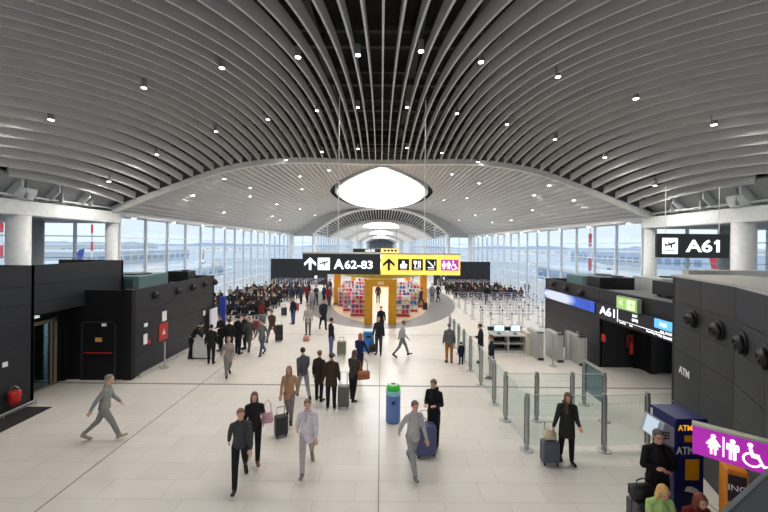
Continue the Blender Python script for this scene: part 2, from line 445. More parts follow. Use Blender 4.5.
for s, nm in ((-1, 'left'), (1, 'right')):
    m = MB()
    m.box(min(s*14.15, s*14.75), max(s*14.15, s*14.75), 19.3, 58.3, 6.62, 6.95)
    st(m.build('trim_'+nm+'_eaves', M_beam))
    m = MB(); m.box(min(s*14.1, s*14.75), max(s*14.1, s*14.75), -2, 19.6, 6.24, 6.82)
    st(m.build('beam_'+nm, M_col, bevel=.02))
    # aisle soffit
    st(MB().box(min(s*14.75, s*32), max(s*14.75, s*32), -2, 19.9, 6.3, 6.5).build('ceiling_aisle', M_truss if 0 else mat('aisle_soffit', (120,122,122))))
    # sloping ledge over the beam with open pockets
    m = MB(); m.box(min(s*15.2, s*15.3), max(s*15.2, s*15.3), -1, 19.6, 6.8, 9.0)
    st(m.build('wall_'+nm+'_bulkhead', mat('bulkhead', (150,152,150))))
    m = MB(); m.prism([(s*13.75, -1, 7.75), (s*14.62, -1, 6.84), (s*14.68, -1, 6.9), (s*13.8, -1, 7.82)], (0, 20.2, 0))
    st(m.build('ceiling_'+nm+'_cove', mat('cove_grey', (186,188,187))))
    m = MB()
    for y in (1, 3, 5, 7, 9, 10.6, 12.2, 13.8, 15.4, 17): m.prism([(s*13.7, y, 7.76), (s*14.5, y, 6.86), (s*14.05, y, 6.95), (s*13.68, y, 7.3)], (0, .09, 0))
    m.tube([(s*14.1, -1, 6.98), (s*14.1, 19, 6.98)], .05, 8)
    st(m.build('beam_'+nm+'_rib', M_beam))
    m = MB()
    for y in (3, 5, 7, 9, 11, 12.6, 14.2, 15.8, 17.4):
        m.box(min(s*13.9, s*15.2), max(s*13.9, s*15.2), y, y+.08, 6.9, 7.75)
    m.box(min(s*13.9, s*15.2), max(s*13.9, s*15.2), -1, 19.2, 7.75, 7.8)
    st(m.build('beam_'+nm+'_bracket', mat('bracket_grey', (168,170,168))))
    m = MB(); m.box(min(s*10.65, s*11.2), max(s*10.65, s*11.2), 58.3, 330, 6.7, 7.1)
    st(m.build('trim_'+nm+'_far_eaves', M_beam))
    # columns
    for (x, y, r) in ((14.4, 14.4, .38), (14.4, 19.4, .29), (17.5, 18.4, .32), (14.4, 4.4, .38), (14.2, 57.6, .35), (10.7, 57.9, .3)):
        c = MB(); top = 6.24 if y < 20 else 6.9
        if x > 17: top = 6.3
        c.lathe([(r, 0), (r, top)], (s*x, y, 0), 32)
        if r > .37: c.lathe([(r+.02, 6.82), (r+.04, 6.9), (r+.14, 7.1), (r+.16, 7.3)], (s*x, y, 0), 32)
        st(c.build('column', M_col if x < 17 else mat('column_grey', (176,180,182)), smooth=False))
# smooth shading for round columns
for o in COL.objects:
    if o.name.startswith('column'):
        for p in o.data.polygons: p.use_smooth = len(p.vertices) == 4
# far end walls of box room (dark panels)
# ------------------------------------------------------------ panelled booths
def panel_wall(name, path, z0, z1, rows, m, colw=1.25, thick=.12, inward=1):
    """path: points seen from the hall; panels with open joints over a dark core. rows: list of seam heights"""
    root = st(empty(name, (path[0][0], path[0][1], z0)))
    T = Matrix.Translation(-root.location)
    core = MB(); pan = MB(); zs = [z0]+[r for r in rows if z0 < r < z1]+[z1]
    for (x0, y0), (x1, y1) in zip(path, path[1:]):
        d = Vector((x1-x0, y1-y0, 0)); L = d.length; d.normalize(); n = Vector((-d.y, d.x, 0))*inward
        p0 = Vector((x0, y0, 0))
        core.prism([p0+n*.02+Vector((0,0,z0)), p0+d*L+n*.02+Vector((0,0,z0)), p0+d*L+n*thick+Vector((0,0,z0)), p0+n*thick+Vector((0,0,z0))], (0,0,z1-z0-.005))
        k = max(1, round(L/colw)); last = (x1, y1) == tuple(path[-1])
        for i in range(k):
            a, b = L*i/k+.006, L*(i+1)/k-.006
            for za, zb in zip(zs, zs[1:]):
                q = [p0+d*a, p0+d*b, p0+d*b+n*.03, p0+d*a+n*.03]
                pan.prism([v+Vector((0,0,za+.006)) for v in q], (0,0,zb-za-.012))
    core.xf(T).build('panel_core', M_seam, root); pan.xf(T).build('panel', m, root)
    return root
ROWS = [.63, 1.27, 1.9, 2.55, 3.2, 3.79]
# left: near block, lintel over the recess, second block
panel_wall('wall_left_block', [(-11.15, 3.0), (-11.15, 11.7), (-13.9, 11.7)], 0, 4.44, ROWS, M_dark)
panel_wall('wall_left_lintel', [(-11.18, 11.72), (-11.18, 15.76), (-13.9, 15.76)], 2.8, 4.44, ROWS, M_dark, colw=5)
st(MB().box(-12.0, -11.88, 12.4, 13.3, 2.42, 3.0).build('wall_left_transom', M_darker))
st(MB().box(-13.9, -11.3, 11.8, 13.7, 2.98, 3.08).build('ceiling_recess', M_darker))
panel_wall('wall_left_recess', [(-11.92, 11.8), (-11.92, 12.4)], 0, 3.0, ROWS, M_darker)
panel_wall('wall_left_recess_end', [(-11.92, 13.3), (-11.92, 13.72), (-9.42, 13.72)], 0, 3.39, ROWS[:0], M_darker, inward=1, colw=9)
panel_wall('wall_left_booth', [(-9.4, 13.72), (-9.4, 20.5), (-14, 20.5)], 0, 3.4, [.85, 1.7, 2.55], M_dark, colw=7)
st(MB().box(-9.7, -9.36, 13.66, 13.9, 0, 3.41).build('wall_left_corner', M_darker, bevel=.02))
st(MB().box(-14, -9.5, 13.8, 20.4, 3.05, 3.1).build('ceiling_booth', mat('booth_roof', (90,92,92))))
# right: booth wall, header with screens, dark recess, curved near wall
panel_wall('wall_right_booth', [(9.5, 15.72), (9.5, 20.9), (14, 20.9)], 0, 3.4, [.85, 1.7], M_dark, colw=7, inward=-1)
panel_wall('wall_right_header', [(9.5, 9.9), (9.5, 15.72)], 2.1, 3.4, [], M_dark, colw=7, inward=-1)
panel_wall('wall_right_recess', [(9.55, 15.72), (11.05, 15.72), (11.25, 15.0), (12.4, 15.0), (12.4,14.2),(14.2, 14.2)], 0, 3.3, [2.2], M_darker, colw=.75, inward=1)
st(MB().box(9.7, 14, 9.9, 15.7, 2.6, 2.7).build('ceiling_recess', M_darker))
st(MB().box(9.6, 14, 15.75, 20.8, 3.05, 3.1).build('ceiling_booth', mat('booth_roof', (90,92,92))))
st(MB().box(9.6, 14.1, 9.7, 15.7, 3.3, 3.36).build('ceiling_booth', mat('booth_roof', (90,92,92))))
WN = [(7.75, 9.55), (7.42, 8.4), (6.99, 7.16), (6.32, 5.95), (5.6, 4.95), (4.7, 4.0)]
panel_wall('wall_right_curved', WN, 0, 4.44, ROWS, M_dark, colw=1.8, inward=1)
st(MB().prism([(7.85,9.6,0),(9.6,9.6,0),(9.6,9.75,0),(7.85,9.75,0)], (0,0,4.4)).build('wall_right_return', M_dark))
st(MB().prism([(7.72,9.5,4.44),(6.99,7.16,4.44),(6.32,5.95,4.44),(5.6,4.95,4.44),(9.6,4.95,4.44),(9.6,9.75,4.44),(7.8,9.75,4.44)], (0,0,.05)).build('ceiling_kiosk', mat('kiosk_roof', (176,174,168))))
st(MB().box(8.4, 13.9, 9.9, 10.1, 3.5, 4.6).build('wall_right_parapet', mat('parapet_cream', (196,192,182))))
# far dark boards under the end windows
def signboard(name, x0, x1, y, z0, z1, label):
    r = empty(name, ((x0+x1)/2, y, z0), label=label, cat='sign wall')
    w = (x1-x0)/2; h = z1-z0
    MB().box(-w, w, 0, .5, 0, h).build('panel', M_dark, r, bevel=.02)
    text('lettering', 'A62-83', .5, M_lit, r, face_m((w*.42 if x0 < 0 else -w*.55, -.02, h*.66), (1,0,0)), .01, fit=(1.3,.3))
    q = w*.6 if x0 < 0 else -w*.62
    MB().box(q-.15, q+.15, -.03, 0, h*.25, h*.25+.32).build('pictogram', M_lit, r)
    return r
signboard('information_board', -14.2, -6.9, 46.8, 0, 3.3, 'dark charcoal board wall at hall end on the side of the crowded seating block')
signboard('information_board', 6.9, 14.2, 47, 0, 3.15, 'dark charcoal board wall at hall end behind the roped queue lanes')

st(MB().box(-12.1,-11.8,13.55,13.9,0,3.2).build('wall_left_recess_corner', M_darker)); st(MB().box(10.95,11.25,15.6,15.95,0,3.25).build('wall_right_recess_corner', M_darker)); st(MB().box(11.15,11.4,14.9,15.2,0,3.25).build('wall_right_recess_corner', M_darker)); st(MB().box(12.3,12.55,14.1,15.15,0,3.25).build('wall_right_recess_corner', M_darker))
# small fittings on the dark walls
def on_x(px, py, X):
    d = ray(px, py); t = X/d.x; return Vector((X, t, CH+d.z*t))
def on_y(px, py, Y):
    d = ray(px, py); return Vector((d.x*Y, Y, CH+d.z*Y))
def plate(name, p, w, h, m, nx, label, cat, extra=None):
    """flat fitting on a wall; nx = outward normal"""
    n = Vector(nx); x = Vector((-n.y, n.x, 0)); r = empty(name, p, label=label, cat=cat)
    q = [x*(-w/2)+Vector((0,0,-h/2)), x*(w/2)+Vector((0,0,-h/2)), x*(w/2)+Vector((0,0,h/2)), x*(-w/2)+Vector((0,0,h/2))]
    MB().prism(q, n*.03).build('plate', m, r)
    if extra: extra(r, n, x)
    return r
def hose_mark(r, n, x):
    m = MB(); m.prism([n*.032+x*(-.12)+Vector((0,0,-.12)), n*.032+x*.12+Vector((0,0,-.12)), n*.032+x*.02+Vector((0,0,.13))], n*.005)
    m.build('pictogram', M_lit if 0 else mat('print_white', (235,235,232)), r)
M_print = mat('print_white', (235,235,232), .5)
plate('hose_cabinet', on_x(163, 331.5, -9.4)+Vector((0,0,0)), .62, .72, M_red, (1,0,0), 'red fire hose sign plate on the dark booth wall', 'fire sign', hose_mark)
plate('notice_plate', on_x(164, 316, -9.4), .3, .42, M_print, (1,0,0), 'pale notice plate above the red hose sign', 'notice')
plate('notice_plate', on_x(145.5, 325, -9.4), .2, .14, M_print, (1,0,0), 'tiny pale plate near the booth corner, upper of two', 'notice')
plate('notice_plate', on_x(145, 339, -9.4), .22, .4, M_print, (1,0,0), 'narrow white plate near the booth corner, lower of two', 'notice')
plate('alarm_button', on_x(149, 342, -9.4), .16, .16, M_red, (1,0,0), 'small red alarm button beside the narrow white plate', 'alarm')
plate('notice_plate', on_x(204, 313, -9.4), .2, .25, M_print, (1,0,0), 'small white plate on the booth wall above the grey counter', 'notice')
plate('notice_plate', on_x(4.5, 364.5, -11.15), .14, .14, M_print, (1,0,0), 'small white and red plate over the fire bucket', 'notice')
plate('notice_plate', on_y(104.5, 324, 13.68), .17, .17, M_print, (0,-1,0), 'round white sensor plate above the emergency door', 'sensor')
plate('notice_plate', on_x(604, 338, 9.5-.06), .25, .3, M_red, (-1,0,0), 'small red and white plate on wall beside the gate opening', 'notice')
plate('call_point', on_y(631, 341, 15.68), .42, .55, mat('dull_red', (120,28,22)), (0,-1,0), 'dull red fire cabinet in the dark gate recess', 'fire cabinet')
def bucket():
    p = on_x(6, 409, -11.0); r = empty('fire_bucket', (-10.96, 10.9, .3), label='red fire equipment cone hung low on the dark wall', cat='fire bucket')
    MB().lathe([(.1, 0), (.14, .12), (.16, .38), (.15, .4)], (0,0,0), 20).build('body', M_red, r, smooth=True)
    MB().tube([(-.15,0,.38), (-.13,0,.5), (0,0,.56), (.13,0,.5), (.15,0,.38)], .01).build('handle', M_chrome, r)
bucket()
def extinguisher(p, label):
    r = empty('fire_extinguisher', p, label=label, cat='fire extinguisher')
    MB().lathe([(.07,0),(.08,.03),(.08,.42),(.05,.5),(.025,.53),(.025,.58)], (0,0,0), 20).build('cylinder', M_red, r, smooth=True)
    MB().box(-.03,.03,-.1,.02,.58,.62).build('handle', M_black, r); MB().tube([(.02,0,.57),(.09,-.02,.5),(.11,-.02,.2)], .012).build('hose', M_black, r)
extinguisher((on_y(631, 360, 15.6).x, 15.58, .62), 'red fire extinguisher under the fire cabinet in the gate recess')
# emergency door and glass door, left
d = st(empty('door_1', (-10.6, 13.69, 0)))
leaf = MB().box(-.6,.6,-.02,.02,0,2.15).build('door_leaf', M_darker, d); m = MB()
m.box(-.66,-.6,-.05,.02,0,2.22); m.box(.6,.66,-.05,.02,0,2.22); m.box(-.66,.66,-.05,.02,2.15,2.22); m.build('door_frame', M_dark, d)
MB().box(-.52,.52,-.07,-.04,1.02,1.06).build('push_bar', M_red, leaf)
MB().box(-.12,.12,-.04,-.02,1.45,1.6).build('pictogram', mat('orange_print', (205,150,90)), d)
d = st(empty('door_2', (-11.9, 12.85, 0)))
MB().box(-.03,.03,-.42,.34,0,2.3).build('door_leaf', M_tglass, d)
m = MB(); m.box(-.05,.06,.34,.45,0,2.45); m.box(-.05,.06,.2,.26,0,2.4); m.box(-.05,.06,-.45,.45,2.3,2.42); m.box(-.05,.06,-.45,.45,0,.06); m.build('door_frame', mat('bronze_frame', (160,148,128), .35, .5), d)
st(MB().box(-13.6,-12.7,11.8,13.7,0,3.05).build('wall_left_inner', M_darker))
tag(MB().box(-.02,.12,-.14,.14,-.04,.04).build('recess_lamp', mat('lamp_pale', (210,225,215), emit=.8)), 'small pale lamp strip above the glass side door', 'lamp').location = (-11.85, 12.35, 2.62)
# dark entrance mat
tag(MB().box(-11.1,-10.28,6.0,11.4,0.001,.012).build('entrance_mat', mat('mat_black', (38,34,33), .95, bump=.3)), 'black entrance mat along the foot of the panelled wall', 'mat')
# protective rails at the foot of booth walls
def foot_rail(y0, y1, x, label):
    r = empty('foot_rail', (x, y0, 0), label=label, cat='rail')
    MB().tube([(0,0,.14),(0,y1-y0,.14)], .03).build('rail_bar', M_chrome, r)
    k = int((y1-y0)/1.4)+1
    for i in range(k+1):
        MB().cyl((0,(y1-y0)*i/k,0), .02, 0, .13, 8).build('rail_post', M_chrome, r)
foot_rail(13.9, 20.2, -9.2, 'low steel foot rail along the booth wall with the hose sign')
foot_rail(8.6, 11.6, -10.98, 'low steel foot rail beside the black entrance mat')
# jet nozzles
def nozzle_bm(r):
    prof = [(r*1.25,0),(r*1.25,.03),(r*1.05,.05),(r,.12),(r*.78,.2),(r*.7,.16),(r*.55,.1)]
    return prof
def nozzle(p, n, r, label, grp):
    n = Vector(n).normalized(); q = n.to_track_quat('Z', 'Y')
    e = empty('jet_nozzle', p, label=label, cat='air nozzle', group=grp); e.rotation_euler = q.to_euler(); e.scale = (1, 1, .6)
    MB().lathe([(r*1.3,0),(r*1.3,.03),(r*1.12,.04)], (0,0,0), 24).build('flange', M_black, e, smooth=False)
    tl = Matrix.Rotation(R(18), 4, 'X')
    MB().lathe([(r*1.0,.02),(r*1.05,.1),(r*.85,.2),(r*.8,.2),(r*.62,.1)], (0,0,0), 24).xf(tl).build('barrel', M_black, e, smooth=True)
    m = MB(); m.box(-r*.75,r*.75,-.012,.012,.1,.14); m.box(-.012,.012,-r*.75,r*.75,.1,.14); m.xf(tl).build('vane', M_darker, e)
    MB().lathe([(r*.25,.1),(r*.25,.2),(r*.1,.23)], (0,0,0), 12).xf(tl).build('hub', M_black, e)
def R(d): return math.radians(d)
def on_poly(px, py, path):
    d = ray(px, py)
    for (x0, y0), (x1, y1) in zip(path, path[1:]):
        # t*d.xy = p0 + s*(p1-p0)
        ex, ey = x1-x0, y1-y0; det = d.x*(-ey)-(-ex)*d.y
        t = (x0*(-ey)-(-ex)*y0)/det; s = (d.x*y0-d.y*x0)/det
        if 0 <= s <= 1: n = Vector((-ey, ex, 0)) * 1; n = n if n.dot(Vector((-1,-.2,0))) > 0 else -n; return Vector((d.x*t, t, CH+d.z*t)), n.normalized()
NZ = ['first from the far end of the curved wall', 'second from the far end of the curved wall', 'third from the far end of the curved wall', 'nearest the cream parapet edge, last of the curved wall row']
for i, (px, py) in enumerate(((693,319),(719,330.5),(743.5,343.5),(769,358))):
    p, n = on_poly(px, py, WN); nozzle(p+n*.01, n, .17, 'large black round air nozzle, '+NZ[i], 'air nozzles on the curved wall')
for i, (px, py) in enumerate(((155,295),(178,291),(192.5,287.5),(205,284),(215,282))):
    p = on_x(px, py, -9.39); nozzle(p, (1,0,0), .14, 'small black air nozzle high on the booth wall with the hose sign', 'air nozzles on the booth wall')
for i, (px, py) in enumerate(((581,293),(566,288),(553,284))):
    nozzle(on_x(px, py, 9.44), (-1,0,0), .13, 'small black air nozzle above the blue screen band', 'air nozzles over the screen band')
# equipment on top of booths
def roof_unit(x, y, w, l, h, m, label, z=3.1):
    r = empty('roof_unit', (x, y, z), label=label, cat='roof equipment')
    MB().box(-w/2,w/2,-l/2,l/2,.08,h).build('casing', m, r, bevel=.02)
    q = MB()
    for i in range(5): q.box(-w/2*.8,w/2*.8,-l/2-.02,-l/2,.15+i*(h-.25)/5,.18+i*(h-.25)/5)
    q.build('louvre', M_black, r)
    for sx in (-1,1):
        for sy in (-1,1): MB().box(sx*w*.42-.04,sx*w*.42+.04,sy*l*.42-.04,sy*l*.42+.04,0,.08).build('foot', M_black, r)
    MB().cyl((w*.2,0,0), min(w,l)*.25, h, h+.05, 20).build('fan_cowl', M_dark, r)
M_teal = mat('teal_casing', (92,118,120)); M_lgrey = mat('light_grey_casing', (168,170,168))
for a in ((-11.9,17.0,2.6,2.2,.62,M_teal,'teal grey duct casing on the roof of the hose sign booth'),(-13.3,14.9,.8,1.2,.7,M_lgrey,'pale cream duct box on the booth roof beside the high panel'),(-10.6,19.3,1.1,.8,.62,M_black,'black fan unit at the far end of the hose sign booth roof'),
          (11.4,19.3,2.2,1.6,.62,M_teal,'teal casing on the roof behind the blue screen band'),(10.9,17.2,1.6,1.0,.7,M_black,'black fan unit on the roof above the exit sign'),(12.9,16.6,1.5,1.8,.75,M_lgrey,'light grey unit on the booth roof beside the white column')):
    roof_unit(*a)
roof_unit(11.6, 13.2, 2.4, 1.4, .6, M_dark, 'dark casing on the header roof over the gate opening', 3.36)
# white post beside hose sign
def steel_post(p, h, label):
    r = empty('steel_post', p, label=label, cat='post')
    MB().cyl((0,0,0), .03, .02, h, 16).build('pole', M_chrome, r); MB().cyl((0,0,0), .16, 0, .02, 24).build('base', M_chrome, r)
steel_post(at(164.5, 368), 1.1, 'slim steel post on a round base below the red hose sign')

# ------------------------------------------------------------ signs
def poly2(m, pts, cx, cy, s, y=-.006):
    """2d shape facing -Y"""
    m.prism([(cx+px*s, y, cy+pz*s) for px, pz in pts], (0,-.006,0)); return m
def circ(cx, cy, r, n=16): return [(cx+r*math.cos(2*PI*i/n), cy+r*math.sin(2*PI*i/n)) for i in range(n)]
def arrow_up(m, cx, cz, s, y): 
    poly2(m, [(-.1,-.5),(.1,-.5),(.1,.3),(-.1,.3)], cx, cz, s, y); poly2(m, [(0,.52),(-.48,.06),(-.48,-.18),(0,.24)], cx, cz, s, y); poly2(m, [(0,.52),(0,.24),(.48,-.18),(.48,.06)], cx, cz, s, y)
PLANE = [[(-.42,.02),(-.3,-.04),(.3,.12),(.42,.24),(.34,.28),(.2,.24)],[(-.05,.1),(.05,.12),(-.16,.32),(-.24,.3)],[(.0,.03),(.14,.08),(.12,-.2),(.06,-.22)],[(-.42,.02),(-.36,.18),(-.3,.18),(-.28,.03)]]
def plane_icon(m, cx, cz, s, y):
    for q in PLANE: poly2(m, q, cx, cz, s, y)
    poly2(m, [(-.35,-.4),(.35,-.4),(.35,-.34),(-.35,-.34)], cx, cz, s, y)
def woman_icon(m, cx, cz, s, y):
    poly2(m, circ(0,.4,.1), cx, cz, s, y); poly2(m, [(-.1,.27),(.1,.27),(.28,-.02),(.2,-.06),(.1,.1),(.2,-.2),(-.2,-.2),(-.1,.1),(-.2,-.06),(-.28,-.02)], cx, cz, s, y)
    for k in (-1,1): poly2(m, [(k*.03,-.2),(k*.12,-.2),(k*.12,-.5),(k*.03,-.5)], cx, cz, s, y)
def man_icon(m, cx, cz, s, y):
    poly2(m, circ(0,.4,.1), cx, cz, s, y); poly2(m, [(-.2,.27),(.2,.27),(.23,.2),(.23,-.05),(.15,-.05),(.13,.12),(.13,-.5),(.02,-.5),(.02,-.1),(-.02,-.1),(-.02,-.5),(-.13,-.5),(-.13,.12),(-.15,-.05),(-.23,-.05),(-.23,.2)], cx, cz, s, y)
def wheel_icon(m, cx, cz, s, y):
    poly2(m, circ(-.12,.4,.09), cx, cz, s, y); poly2(m, [(-.17,.28),(-.06,.28),(-.02,.08),(.16,.08),(.16,.0),(-.1,0),(-.12,-.02)], cx, cz, s, y)
    poly2(m, [(-.1,0),(.16,0),(.3,-.32),(.42,-.28),(.44,-.36),(.26,-.42),(.1,-.1),(-.08,-.1)], cx, cz, s, y)
    n = 14; 
    for i in range(n):
        a0, a1 = R(110+i*230/n), R(110+(i+1)*230/n)
        poly2(m, [(-.06+.3*math.cos(a0),-.2+.3*math.sin(a0)),(-.06+.3*math.cos(a1),-.2+.3*math.sin(a1)),(-.06+.23*math.cos(a1),-.2+.23*math.sin(a1)),(-.06+.23*math.cos(a0),-.2+.23*math.sin(a0))], cx, cz, s, y)
def hang_sign(name, y, x0, x1, z0, z1, label, board, frame=True):
    r = empty(name, ((x0+x1)/2, y, z0), label=label, cat='sign'); w = (x1-x0)/2; h = z1-z0
    MB().box(-w, w, 0, .12, 0, h).build('board', board, r, bevel=.01)
    if frame: MB().box(-w-.02, w+.02, -.02, .14, h, h+.07).build('top_rail', M_chrome if 0 else mat('rail_pale', (196,194,176), .4), r)
    return r, w, h
Ys = 16.6
def XX(px, Y): return (px-VX)*Y/FPX
z1 = CH-(254.3-245)*Ys/FPX; z0 = CH-(274.6-245)*Ys/FPX; h = z1-z0
r, w, h = hang_sign('gate_sign', Ys, XX(302.6,Ys), XX(380.6,Ys), z0, z1, 'black hanging sign reading A62-83 with white arrow and aircraft', M_signblack)
m = MB(); arrow_up(m, -1.43, h*.5, .56, -.004); m.build('arrow', M_lit, r)
tile = MB().box(-1.08, -.53, -.012, 0, h*.5-.28, h*.5+.28).build('pictogram_tile', M_lit, r)
m = MB(); plane_icon(m, -.805, h*.5, .5, -.014); m.build('pictogram', M_signblack, tile)
text('lettering', 'A', .6, M_lit, r, face_m((-.12, -.006, h*.5), (1,0,0)), .025, fit=(.46,.46))
text('lettering', '62-83', .5, M_lit, r, face_m((.79, -.006, h*.5-.02), (1,0,0)), .022, fit=(1.28,.38))
M_rod = mat('rod_white', (232,232,228), .5)
for px, lab in ((338, 0), (424.5, 1)):
    X = XX(px, Ys); top = 12.0
    rr = r if lab == 0 else None
    if lab == 0:
        MB().cyl((X-r.location.x, .06, 0), .025, h+.05, top-z0, 10).build('suspension_rod', M_rod, r)
r2, w2, h2 = hang_sign('facility_sign', Ys, XX(381.2,Ys), XX(460.5,Ys), z0, z1, 'yellow hanging sign with arrow, shop, restaurant and restroom symbols', M_yel)
MB().cyl((XX(424.5,Ys)-r2.location.x, .06, 0), .025, h2+.05, 12.0-z0, 10).build('suspension_rod', M_rod, r2)
m = MB(); arrow_up(m, -w2+.36, h2*.5, .56, -.004); m.build('arrow', M_signink, r2)
for i, kind in enumerate(('shop', 'food', 'tool')):
    cx = -w2+1.03+i*.63
    tile = MB().box(cx-.26, cx+.26, -.01, 0, h2*.5-.26, h2*.5+.26).build('pictogram_tile', M_signink, r2)
    m = MB()
    if kind == 'shop':
        poly2(m, [(-.28,-.28),(.28,-.28),(.34,.02),(.1,.12),(-.1,.12),(-.3,.02)], cx, h2*.5, .5, -.011); poly2(m, [(-.1,.1),(.06,.1),(.1,.36),(-.02,.3),(-.12,.36)], cx, h2*.5, .5, -.011)
    elif kind == 'food':
        poly2(m, [(-.34,.36),(-.04,.36),(-.06,.1),(-.16,0),(-.16,-.22),(-.22,-.22),(-.22,0),(-.32,.1)], cx, h2*.5, .5, -.011); poly2(m, [(-.3,-.22),(-.08,-.22),(-.08,-.27),(-.3,-.27)], cx, h2*.5, .5, -.011)
        for q in (.06,.22): poly2(m, [(q,.36),(q+.09,.36),(q+.09,-.27),(q,-.27)], cx, h2*.5, .5, -.011)
    else:
        poly2(m, [(-.34,.34),(-.26,.38),(.24,-.1),(.16,-.18)], cx, h2*.5, .5, -.011); poly2(m, [(.3,.32),(.36,.32),(.36,-.05),(.3,-.05)], cx, h2*.5, .5, -.011); poly2(m, [(-.3,-.2),(.3,-.2),(.3,-.26),(-.3,-.26)], cx, h2*.5, .5, -.011)
    poly2(m, [(-.3,-.4),(.3,-.4),(.3,-.36),(-.3,-.36)], cx, h2*.5, .5, -.011)
    m.build('pictogram', M_lit, tile)
cx = w2-.48
tile = MB().box(cx-.4, cx+.4, -.01, 0, h2*.5-.25, h2*.5+.25).build('pictogram_tile', M_magd, r2)
m = MB(); woman_icon(m, cx-.27, h2*.5, .36, -.011); man_icon(m, cx-.05, h2*.5, .36, -.011); poly2(m, [(-.01,-.45),(.01,-.45),(.01,.45),(-.01,.45)], cx-.16, h2*.5, .36, -.011); wheel_icon(m, cx+.2, h2*.5, .42, -.011); m.build('pictogram', M_lit, tile)
# far copy of the sign row
Yf = 66
rf, wf, hf = hang_sign('gate_sign', Yf, XX(353,Yf), XX(380.5,Yf), CH-(252-244.5)*Yf/FPX, CH-(248.5-244.5)*Yf/FPX, 'small black sign far down the hall above the nearer black sign', M_signblack)
text('lettering', 'A62-83', .6, M_lit, rf, face_m((.6, -.01, hf*.5), (1,0,0)), .02)
for s in (-1, 1): MB().cyl((s*wf*.7, .1, 0), .03, hf+.05, 6.5, 8).build('suspension_rod', M_chrome, rf)
rf, wf, hf = hang_sign('facility_sign', Yf, XX(381,Yf), XX(399,Yf), CH-(252.5-245)*Yf/FPX, CH-(248.5-245)*Yf/FPX, 'small yellow sign far down the hall above the nearer yellow sign', M_yel)
m = MB()
for i in range(4): m.box(-wf+.5+i*.65, -wf+.95+i*.65, -.012, 0, hf*.25, hf*.75)
m.build('pictogram', M_signink, rf)
for s in (-1, 1): MB().cyl((s*wf*.7, .1, 0), .03, hf+.05, 6.5, 8).build('suspension_rod', M_chrome, rf)
# A61 hanging sign
Y6 = 13.2
a, b = on_y(657.6, 233.5, Y6), on_y(729.3, 258.3, Y6)
r, w, h = hang_sign('gate_sign', Y6, a.x, b.x, b.z, a.z, 'black hanging sign reading A61 with a white aircraft tile', M_signblack, False)
tile = MB().box(-w+.17, -w+.73, -.012, 0, h*.5-.3, h*.5+.28).build('pictogram_tile', M_lit, r)
m = MB(); plane_icon(m, -w+.45, h*.5, .5, -.014); m.build('pictogram', M_signblack, tile)
text('lettering', 'A61', .6, M_lit, r, face_m((.33, -.006, h*.5), (1,0,0)), .025, fit=(1.24,.46))
m = MB(); t_ = h*.5+.23; m.prism([(.87,-.01,t_),(.87,-.01,t_-.11),(.75,-.01,t_-.17),(.75,-.01,t_-.08)], (0,.006,0)); m.build('lettering', M_lit, r)
for s in (-1, 1): MB().cyl((s*w*.75, .06, 0), .012, h, 2.6, 10).build('suspension_rod', M_rod, r)
# restroom sign fixed to curved wall
p0, p1 = Vector((4.79, 5.62, 0)), Vector((5.55, 4.93, 0))
r = empty('restroom_sign', (4.84, 5.60, 2.04), math.atan2(p1.y-p0.y, p1.x-p0.x), label='magenta lit restroom sign with woman, man and wheelchair symbols', cat='sign')
L = (p1-p0).length
MB().box(0, L, 0, .12, 0, .43).build('board', M_mag, r)
MB().box(-.01, L, -.01, .13, .43, .46).build('top_rail', mat('rail_pale', (196,194,176), .4), r)
m = MB(); woman_icon(m, .235, .22, .3, -.004); m.box(.338, .356, -.012, 0, .08, .37); man_icon(m, .445, .22, .3, -.004); wheel_icon(m, .665, .22, .34, -.004); m.build('pictogram', M_lit, r)

# screens and exit sign on right header
def screen_mat():
    m = bpy.data.materials.new('screen_blue'); m.use_nodes = True; nt = m.node_tree; b = nt.nodes['Principled BSDF']
    tc = nt.nodes.new('ShaderNodeTexCoord'); mp = nt.nodes.new('ShaderNodeMapping'); mp.inputs['Location'].default_value = (0, -.45, -.55)
    mp.inputs['Scale'].default_value = (1, .5, 2.2); g = nt.nodes.new('ShaderNodeTexGradient'); g.gradient_type = 'SPHERICAL'
    n = nt.nodes.new('ShaderNodeTexNoise'); n.inputs['Scale'].default_value = 3
    rp = nt.nodes.new('ShaderNodeValToRGB'); e = rp.color_ramp.elements
    e[0].position = 0; e[0].color = lin((34,52,190)); e[1].position = .55; e[1].color = lin((232,240,255))
    x = rp.color_ramp.elements.new(.2); x.color = lin((60,110,225))
    mm = nt.nodes.new('ShaderNodeMath'); mm.operation = 'MULTIPLY_ADD'; mm.inputs[1].default_value = .25
    nt.links.new(tc.outputs['Object'], mp.inputs['Vector']); nt.links.new(mp.outputs[0], g.inputs[0]); nt.links.new(tc.outputs['Object'], n.inputs['Vector'])
    nt.links.new(n.outputs['Fac'], mm.inputs[0]); nt.links.new(g.outputs['Fac'], mm.inputs[2]); nt.links.new(mm.outputs[0], rp.inputs['Fac'])
    b.inputs['Base Color'].default_value = (0,0,0,1); nt.links.new(rp.outputs['Color'], b.inputs['Emission Color']); b.inputs['Emission Strength'].default_value = .9
    return m
r = empty('screen_band', (9.44, 18.3, 2.33), label='long blue glowing screen band on the dark gate wall', cat='screen')
MB().box(-.06, .0, -2.45, 2.45, -.03, .5).build('casing', M_black, r); MB().box(-.075, -.06, -2.42, 2.42, 0, .47).build('display', screen_mat(), r)
text('lettering', '>', .3, M_lit, r, face_m((-.08, 2.25, .24), (0,-1,0)), .02)
r = empty('gate_header_sign', (9.44, 13.7, 2.2), label='navy sign strip reading A61 above the dark gate opening', cat='sign')
MB().box(-.06, 0, -3.0, 2.1, 0, .62).build('board', mat('sign_navy', (26,32,48), .4), r)
